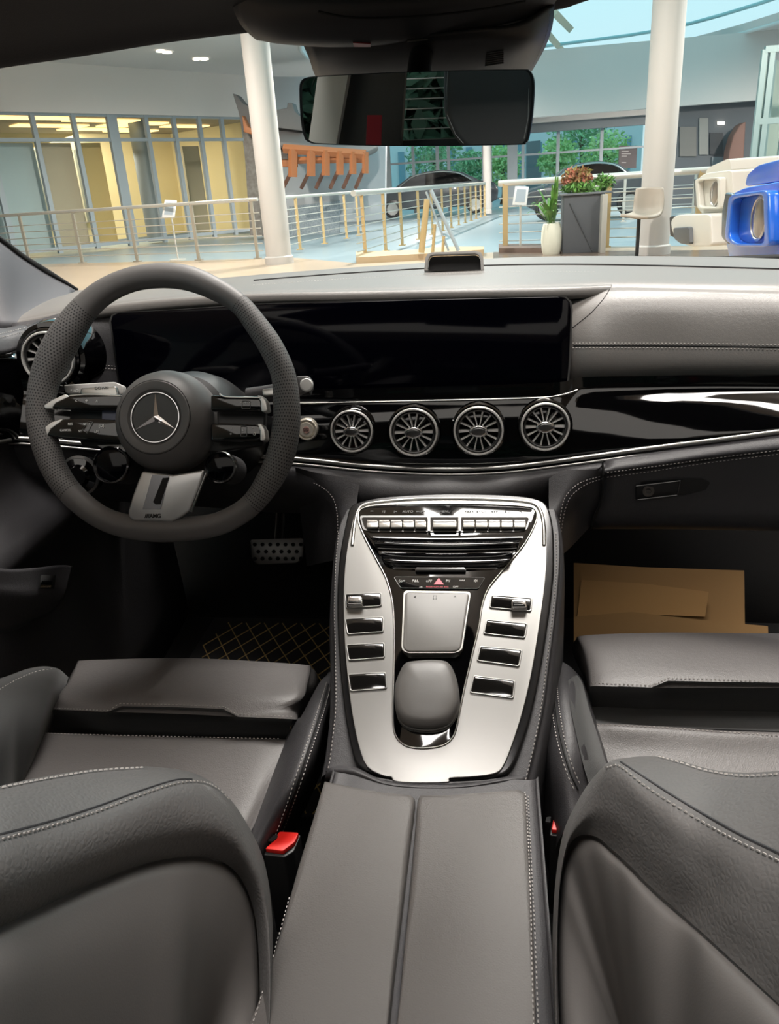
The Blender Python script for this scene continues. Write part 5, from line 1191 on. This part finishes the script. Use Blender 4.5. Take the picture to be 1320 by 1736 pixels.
# ---- tablet stands
def stand(px0, px1, y0, y1, base, label, tilt=-.08):
    g = G(*base); t = thing('sign_stand', label, 'sign stand', tuple(g))
    Y = g.y; q = [P(px0 + 3, y0, Y=Y), P(px1, y0 + 1, Y=Y), P(px1 - 4, y1, Y=Y), P(px0 - 2, y1 - 1, Y=Y)]
    slab('sign_frame', q, V((0, -1, .2)), .03, mat('sign_white', 'e4e4e4', .4), t, .005)
    c = sum(q, V()) / 4
    slab('sign_screen', [c + (p - c) * .68 for p in q], V((0, -1, .2)), .034, mat('sign_grey', 'a9b4be', .3), t)
    tube('stand_pole', [c + V((0, .02, -.02)), V((c.x, c.y + .02, .02))], .018, M_STEEL, t, seg=8)
    lathe('stand_base', [(.17, 0), (.17, .015), (.03, .03), (0, .03)], V((c.x, c.y, 0)), UP, M_STEEL, t, seg=24)
    return t
stand(277, 300, 339, 370, (300, 441), 'white tablet sign stand in front of the left railing')
stand(870, 896, 316, 349, (882, 426), 'white framed sign stand left of the potted fern')
# ---- desk, pots, plants
def gslab(name, px0, px1, base, y_top, depth, m, parent=None, bev=.01):
    a = G(px0, base); b = P(px1, base, Y=a.y); zt_ = P((px0 + px1) / 2, y_top, Y=a.y).z
    return box(name, ((a.x + b.x) / 2, a.y + depth / 2, zt_ / 2), (b.x - a.x, depth, zt_), m, parent, bev=bev), zt_, a, b
DK = thing('reception_desk', 'dark grey reception desk carrying the flower trough', 'desk', tuple(G(990, 430)))
_, zd, da, db = gslab('desk_body', 953, 1016, 431, 330, .5, mat('desk_grey', '4d4f53', .5), DK)
box('desk_top', ((da.x + db.x) / 2 + .05, da.y + .27, zd + .012), (db.x - da.x + .22, .62, .03), mat('desk_top_grey', '696b6e', .4), DK, bev=.006)
gslab('desk_side', 1017, 1026, 430, 330, .5, mat('desk_side_pale', 'a8a39a', .5), DK)
tube('desk_groove', [P(965, 345, Y=da.y - .005), P(1003, 425, Y=da.y - .005)], .012, mat('groove', '3a3c40', .5), DK, seg=6)
FT = thing('flower_trough', 'white flower trough on top of the dark grey desk', 'planter', tuple(P(993, 328, Y=da.y + .2)))
p0 = P(972, 328, Y=da.y + .1); p1 = P(1016, 328, Y=da.y + .1); zc_ = P(993, 318, Y=da.y + .1).z
box('trough', ((p0.x + p1.x) / 2, da.y + .22, zd + .027 + (zc_ - zd) / 2), (p1.x - p0.x, .22, max(.06, zc_ - zd)), mat('pot_white', 'dfdcd6', .4), FT, bev=.015)
def leafball(name, c, rad, n, m, parent=None, size=.05, squash=(1, 1, 1), seed=1, hang=0.0):
    rnd = random.Random(seed); bm = bmesh.new()
    for _ in range(n):
        d = V((rnd.gauss(0, 1), rnd.gauss(0, 1), rnd.gauss(0, 1))).normalized() * (rnd.random() ** .45) * rad
        p = V(c) + V((d.x * squash[0], d.y * squash[1], d.z * squash[2]))
        a = V((rnd.uniform(-1, 1), rnd.uniform(-1, 1), rnd.uniform(-.6, 1))).normalized(); b = a.cross(V((rnd.uniform(-1, 1), rnd.uniform(-1, 1), rnd.uniform(-1, 1)))).normalized()
        s = size * rnd.uniform(.6, 1.3); w = s * .4
        v = [bm.verts.new(p - a * s), bm.verts.new(p + b * w + a.cross(b) * w * .3), bm.verts.new(p + a * s), bm.verts.new(p - b * w + a.cross(b) * w * .3)]
        bm.faces.new(v)
    return from_bm(name, bm, m, parent)
M_GRN = mat('leaf_green', '6a9a3e', .6, color2='3f6b2c', vscale=6); M_REDL = mat('petal_red', 'b0574a', .7, color2='7f7a3c', vscale=9)
fc = P(978, 303, Y=da.y + .2)
leafball('red_flowers', fc, .22, 420, M_REDL, FT, .05, (1.15, .8, .8), 3)
leafball('green_foliage', P(985, 318, Y=da.y + .1), .2, 260, M_GRN, FT, .055, (1.6, .7, .45), 4)
leafball('green_foliage', P(1022, 308, Y=da.y + .2), .15, 200, M_GRN, FT, .05, (1.2, .8, .8), 5)
# fern in a tall white vase
gv = G(934, 431); VS = thing('potted_fern', 'long leaved green plant in a tall white vase left of the desk', 'potted plant', tuple(gv))
hz = P(937, 378, Y=gv.y).z; D_ = -(RT @ (gv - CAM)).z; rv = 17.5 / F * D_
lathe('vase', [(0, 0), (rv * .78, 0), (rv * .9, .05), (rv, hz * .45), (rv * .95, hz * .8), (rv * .8, hz * .98), (rv * .72, hz), (rv * .66, hz * .97), (0, hz * .93)], gv, UP, mat('vase_cream', 'dcd8c6', .35), VS, seg=36)
rnd = random.Random(5); bm = bmesh.new()
for i in range(46):
    an = rnd.uniform(0, 2 * math.pi); L = rnd.uniform(.45, .95); dr = rnd.uniform(.25, .75); base_ = gv + V((rnd.uniform(-.05, .05), rnd.uniform(-.05, .05), hz * .95))
    pts = [base_ + V((math.cos(an) * dr * L * t * (1 if math.cos(an) < .1 else .2), math.sin(an) * dr * L * t, L * (1.05 * t - dr * 1.0 * t * t))) for t in [j / 7 for j in range(8)]]
    side = V((-math.sin(an), math.cos(an), 0)); prev = None
    for j, p in enumerate(pts):
        w = .022 * math.sin(math.pi * min(1, .12 + .88 * (1 - j / 7)))
        cur = (bm.verts.new(p - side * w), bm.verts.new(p + V((0, 0, -.004))), bm.verts.new(p + side * w))
        if prev: bm.faces.new((prev[0], prev[1], cur[1], cur[0])); bm.faces.new((prev[1], prev[2], cur[2], cur[1]))
        prev = cur
from_bm('long_leaves', bm, M_GRN, VS, True)
# bar stool
gs = G(1083, 442); BS = thing('bar_stool', 'beige bar stool with a black stem in front of the tall column', 'bar stool', tuple(gs)); Ys = gs.y
M_BEI = mat('stool_beige', 'a3978a', .55)
sh_ = patch('seat_shell', [
    [P(1080, 319, Y=Ys + .22), P(1100, 317, Y=Ys + .27), P(1124, 318, Y=Ys + .22)],
    [P(1077, 335, Y=Ys + .20), P(1100, 336, Y=Ys + .26), P(1125, 337, Y=Ys + .18)],
    [P(1074, 356, Y=Ys + .17), P(1098, 360, Y=Ys + .22), P(1121, 357, Y=Ys + .12)],
    [P(1063, 362, Y=Ys + .05), P(1088, 366, Y=Ys + .05), P(1112, 364, Y=Ys - .02)],
    [P(1052, 362, Y=Ys - .18), P(1076, 365, Y=Ys - .2), P(1098, 366, Y=Ys - .2)]], M_BEI, BS, k=5, kr=5, thick=.04)
cpos = P(1083, 366, Y=Ys)
tube('stem', [V((cpos.x, Ys, .02)), V((cpos.x, Ys, cpos.z))], .025, M_BLACK, BS, seg=12)
lathe('stool_base', [(.2, 0), (.2, .015), (.03, .03), (0, .03)], V((cpos.x, Ys, 0)), UP, M_BLACK, BS, seg=28)
# hanging dark poster
pq_ = [P(a, b, Y=37.9) for a, b in ((1048, 285), (1078, 285), (1080, 247), (1049, 247))]
PO = slab('hanging_poster', pq_, V((0, 1, 0)), .08, mat('poster_dark', '50494a', .6)); tag(PO, 'dark hanging poster with pale lines left of the tall column', 'poster')
for k_, (a, b, w) in enumerate(((1053, 256, 12), (1053, 260, 16), (1053, 264, 9), (1053, 275, 8))):
    slab('printed_line', [P(x, y, Y=37.89) for x, y in ((a, b), (a + w, b), (a + w, b + 1.4), (a, b + 1.4))], V((0, -1, 0)), .01, mat('print_pale', 'a9a4a2', .6), PO)
# ---- timber and tile pavilion roof on the far wall
YP = 24.0
def PP(a, b, y=YP): return P(a, b, Y=y)
PV = thing('pavilion', 'traditional pavilion with grey tiled roof and orange timber brackets', 'pavilion', (PP(520, 300).x, YP, 0))
struct(slab('wall_middle', [PP(432, 130, YP + 1.2) , PP(655, 130, YP + 1.2), PP(652, 372, YP + 1.2), PP(432, 388, YP + 1.2)], V((0, 1, 0)), .3, mat('wall_grey', 'b5b7ba', .8)))
M_TILE = mat('roof_tile', '6e6a68', .8, bump=.6, bscale=8); M_TIM = mat('orange_timber', 'a8683f', .6); M_BRK = mat('grey_brick', '7c7670', .85, color2='665f58', vscale=8)
slab('roof_gable', [PP(a, b, YP - .6) for a, b in ((394, 158), (400, 161), (412, 176), (432, 184), (448, 178), (470, 186), (486, 183), (487, 174), (495, 174), (499, 188), (512, 200), (512, 222), (450, 214), (432, 226), (410, 222), (404, 190))], V((0, 1, 0)), .5, M_TILE, PV, .02)
patch('roof_slope', [[PP(446, 204, YP), PP(520, 212, YP), PP(600, 226, YP), PP(640, 232, YP)], [PP(455, 226, YP - .5), PP(520, 232, YP - .5), PP(600, 244, YP - .5), PP(640, 248, YP - .5)], [PP(470, 243, YP - 1), PP(520, 247, YP - 1), PP(600, 256, YP - 1), PP(622, 258, YP - 1)]], M_TILE, PV, k=6, kr=4, thick=.12)
slab('brick_pier', [PP(a, b, YP - .5) for a, b in ((412, 222), (434, 226), (446, 400), (424, 400))], V((0, 1, 0)), .8, M_BRK, PV)
slab('timber_fascia', [PP(a, b, YP - .9) for a, b in ((410, 195), (420, 215), (436, 222), (440, 232), (413, 224))], V((0, 1, 0)), .4, M_TIM, PV, .02)
slab('timber_gable', [PP(a, b, YP - .7) for a, b in ((470, 243), (500, 250), (500, 283), (475, 283), (468, 262))], V((0, 1, 0)), .4, M_TIM, PV, .02)
slab('gable_window', [PP(a, b, YP - .75) for a, b in ((471, 246), (486, 250), (488, 270), (473, 270))], V((0, 1, 0)), .1, mat('pav_dark', '4d443f', .6), PV)
tube('timber_beam', [PP(480, 252, YP - 1), PP(620, 262, YP - 1)], .12, M_TIM, PV, seg=4)
tube('timber_beam', [PP(490, 272, YP - .9), PP(620, 270, YP - .9)], .09, M_TIM, PV, seg=4)
for i, px in enumerate((496, 527, 552, 576, 598, 619)):
    tube('bracket_post', [PP(px, 253 + i, YP - 1.05), PP(px, 300 - i * 1.2, YP - 1.05)], .13 - i * .008, M_TIM, PV, seg=4)
    tube('bracket_strut', [PP(px, 286 - i, YP - 1), PP(px - 16, 318, YP - .4)], .07, mat('strut_brown', '7c5443', .7), PV, seg=4)
slab('lattice_panel', [PP(a, b, YP + 1.0) for a, b in ((490, 350), (575, 340), (575, 395), (490, 415))], V((0, 1, 0)), .1, mat('lattice_grey', '9da5aa', .7, color2='7b868d', vscale=20), PV)
# ---- trees beyond the window and the far building
M_T1 = mat('tree_green', '97c492', .8, color2='6aa57a', vscale=1.5); M_T2 = mat('tree_light', 'c6e6a2', .8, color2='9fd08a', vscale=1.5)
def tree(px, py, Y, r, m, label, n=900, sq=(1, .8, .9), seed=1, size=.16):
    c = P(px, py, Y=Y); t = thing('tree', label, 'tree', (c.x, Y, -.06), 'trees beyond the window front')
    leafball('foliage', c, r, n, m, t, size, sq, seed); tube('trunk', [V((c.x, Y, -.06)), V((c.x + .1, Y, c.z * .5)), c], .12, mat('bark', '5a4a3c', .9), t, seg=8)
tree(985, 232, 47, 1.9, M_T1, 'feathery green tree beyond the window, behind the flowers', seed=1)
tree(1030, 262, 44, 1.3, M_T2, 'bright green bush beyond the window, beside the poster', seed=2)
tree(945, 268, 45, 1.1, M_T2, 'light green bush beyond the window, left of the flowers', seed=3)
tree(735, 270, 45, 1.6, M_T1, 'dark green tree beyond the window under the mirror', seed=4)
tree(850, 278, 46, 1.2, M_T2, 'light tree beyond the window right of the thin column', seed=5)
tree(800, 283, 53, 1.1, M_T1, 'low green tree beyond the window left of the thin column', seed=6)
BD = thing('office_building', 'pale far office building beyond the window front', 'building', (PF(900, 250, 62).x, 62, -.06))
bz = P(900, 218, Y=62).z; bx0, bx1 = P(655, 250, Y=62).x, P(1090, 250, Y=62).x
box('building_wall', ((bx0 + bx1) / 2, 64, bz / 2), (bx1 - bx0, 3, bz), mat('building_pale', 'cdd6d8', .7), BD)
for i in range(14):
    x = bx0 + 1 + i * (bx1 - bx0 - 2) / 13
    box('building_window', (x, 62.4, bz * .55), ((bx1 - bx0) / 40, .1, bz * .5), mat('building_glass', '6f97a6', .2), BD)
bdk = [P(a, b, Y=52) for a, b in ((893, 335), (893, 240), (916, 238), (918, 335))]
tag(slab('grey_kiosk', bdk, V((0, 1, 0)), 1.5, mat('kiosk', '66747b', .7)), 'grey block beyond the window at the mirror corner', 'kiosk')
# ---- dark saloon cars behind the railings
def saloon(pxl, pxr, ytop, Y, label, col):
    xl_, xr_ = P(pxl, 320, Y=Y).x, P(pxr, 320, Y=Y).x; L = xr_ - xl_; H = P((pxl + pxr) / 2, ytop, Y=Y).z
    t = thing('saloon_car', label, 'car', ((xl_ + xr_) / 2, Y, 0))
    prof = [(0, .30), (.01, .52), (.05, .58), (.18, .64), (.32, .90), (.45, .99), (.58, 1.0), (.72, .93), (.86, .72), (.97, .66), (1, .5), (.99, .28), (.9, .17), (.1, .17)]
    pts = [V((xl_ + L * a, Y, H * b)) for a, b in prof]
    slab('car_body', pts, V((0, 1, 0)), 1.75, mat('paint' + col, col, .2, coat=.5), t, .08, 3)
    win = [(.24, .68), (.34, .87), (.46, .94), (.58, .95), (.70, .89), (.80, .72)]
    slab('side_window', [V((xl_ + L * a, Y - .01, H * b)) for a, b in win], V((0, -1, 0)), .02, M_GLOSS, t)
    tube('chrome_line', spline([V((xl_ + L * a, Y - .03, H * (b + .015))) for a, b in win], 4), .022, M_SATIN, t, seg=6)
    for a in (.18, .82):
        lathe('wheel', [(.34, 0), (.34, .18), (.3, .2), (.25, .2), (.22, .17), (.06, .19), (0, .19)], V((xl_ + L * a, Y + .1, .34)), V((0, -1, 0)), M_BLACK, t, seg=28)
        lathe('wheel_rim', [(.24, .19), (.23, .21), (.06, .2), (0, .2)], V((xl_ + L * a, Y + .1, .34)), V((0, -1, 0)), M_SATIN, t, seg=10)
    return t
saloon(625, 845, 289, 33.0, 'dark saloon car behind the gold railing below the mirror', '2f3438')
saloon(888, 1108, 274, 24.0, 'dark saloon car behind the flowers and the bar stool', '3a3f44')
# ---- boxy off-road cars at the right edge
def offroad(name, label, nrm, O, body, hood, col, lamp, recess, grille, extra, depth):
    n = V(nrm).normalized(); t = thing(name, label, 'car', (O.x, O.y, 0)); m = mat('paint' + col, col, .18, coat=.6, bump=0)
    q = lambda pix, h=0.0: [onp(a, b, O + n * h, n) for a, b in pix]
    slab('front_body', q(body), -n, depth, m, t, .05, 4)
    hd_ = q(hood, -.02); slab('bonnet', hd_, -n, depth, m, t, .06, 4)
    rc0 = recess; q8 = [(sum(a for a, b in rc0) / len(rc0) + (a - sum(a for a, b in rc0) / len(rc0)) * 1.3, sum(b for a, b in rc0) / len(rc0) + (b - sum(b for a, b in rc0) / len(rc0)) * 1.16) for a, b in rc0]
    ringslab('lamp_surround', q(q8), q(rc0), n, .045, m, t, 0, .01)
    rc = q(recess); slab('lamp_recess', rc, n, .004, mat('recess' + col, col, .3), t, .008, 2)
    c = onp(lamp[0], lamp[1], O, n); r, u, _n = frame_at(n); rx = lamp[2]
    lathe('lamp_ring', [(rx * 1.0, 0), (rx * 1.03, .014), (rx * .93, .018), (rx * .9, .014)], c, n, M_SATIN, t, seg=36)
    lathe('headlamp', [(rx * .92, .012), (rx * .7, .02), (0, .024)], c, n, mat('lamp_glass', '9b948b', .12, metal=.5, bump=.6, bscale=30), t, seg=36)
    g = slab('grille', q(grille), n, .02, mat('grille_metal', '6c7175', .25, metal=.8, bump=.8, bscale=25), t, .01, 2)
    for nm, pix, mm, th in extra: slab(nm, q(pix), n, th, mm, t, .012, 3)
    return t
offroad('offroad_car', 'blue boxy off-road car at the right edge', (-.998, -.05, 0), P(1280, 370, Y=3.7),
    round_poly([(1229, 350), (1240, 328), (1262, 318), (1330, 306), (1334, 470), (1250, 470), (1236, 440), (1229, 405)], 8),
    round_poly([(1262, 316), (1266, 296), (1284, 280), (1330, 268), (1332, 306)], 6), '1f62c8', (1291, 370, .088),
    round_poly([(1258, 336), (1312, 328), (1314, 412), (1266, 412), (1252, 402)], 10),
    round_poly([(1236, 325), (1250, 328), (1244, 400), (1240, 415), (1229, 402), (1230, 360)], 4), [], 1.4)
offroad('offroad_car', 'white boxy off-road car left of the blue one', (-.99, -.1, 0), P(1190, 330, Y=6.7),
    round_poly([(1179, 312), (1186, 298), (1198, 293), (1240, 288), (1242, 366), (1192, 366), (1180, 352)], 6),
    round_poly([(1194, 296), (1200, 284), (1236, 268), (1240, 290)], 5), 'd9d6cc', (1214, 327, .09),
    round_poly([(1192, 306), (1226, 303), (1226, 350), (1195, 350)], 5),
    round_poly([(1180, 302), (1190, 305), (1188, 350), (1180, 350)], 3),
    [('bumper', round_poly([(1165, 372), (1176, 362), (1238, 360), (1240, 416), (1200, 416), (1178, 408), (1168, 392)], 8), mat('paintd9d6cc', 'd9d6cc', .2), .14),
     ('fog_opening', round_poly([(1177, 384), (1206, 382), (1207, 412), (1190, 411), (1178, 402)], 4), mat('fog_dark', '55585a', .4), .17),
     ('bumper_end', round_poly([(1159, 366), (1168, 364), (1169, 402), (1160, 398)], 3), M_BLACK, .12)], 1.8)
# greenery seen through the back of the car
tr_c = RF(715, 185, -9)
# rest of the hall around and behind the car
struct(slab('ceiling', [V((-13, -12, 5.4)), V((13, -12, 5.4)), V((13, 7.2, 5.4)), V((-13, 7.2, 5.4))], UP, .2, M_CEIL))
struct(box('wall_left_near', (-13, 3.5, 2.7), (.2, 9, 5.4), M_WALL)); struct(box('wall_right_near', (13, -2, 2.7), (.2, 20, 5.4), M_WALL))
xo = RF(527, 190, -12).x
for x0, x1 in ((-13, xo - 1.6), (xo + 1.6, tr_c.x - 3), (tr_c.x + 3, 13)):
    if x1 <= x0: continue
    struct(box('wall_rear', ((x0 + x1) / 2, -12, 2.7), (x1 - x0, .2, 5.4), M_WALL))
t = thing('tree', 'dark green tree behind the car, seen only in the mirror', 'tree', (tr_c.x, -9, -.06)); leafball('foliage', tr_c, 2.6, 5000, mat('tree_dark', '1f4a3a', .8, color2='12302a', vscale=1.5), t, .22, (1.2, .6, 1), 9)
tube('trunk', [V((tr_c.x, -9, -.06)), tr_c], .15, mat('bark', '5a4a3c', .9), t, seg=8)
struct(slab('wall_rear_hall', [V((tr_c.x - 6, -12, 0)), V((tr_c.x + 6, -12, 0)), V((tr_c.x + 6, -12, 6)), V((tr_c.x - 6, -12, 6))], V((0, 1, 0)), .2, mat('rear_wall', '1c332f', .8)))
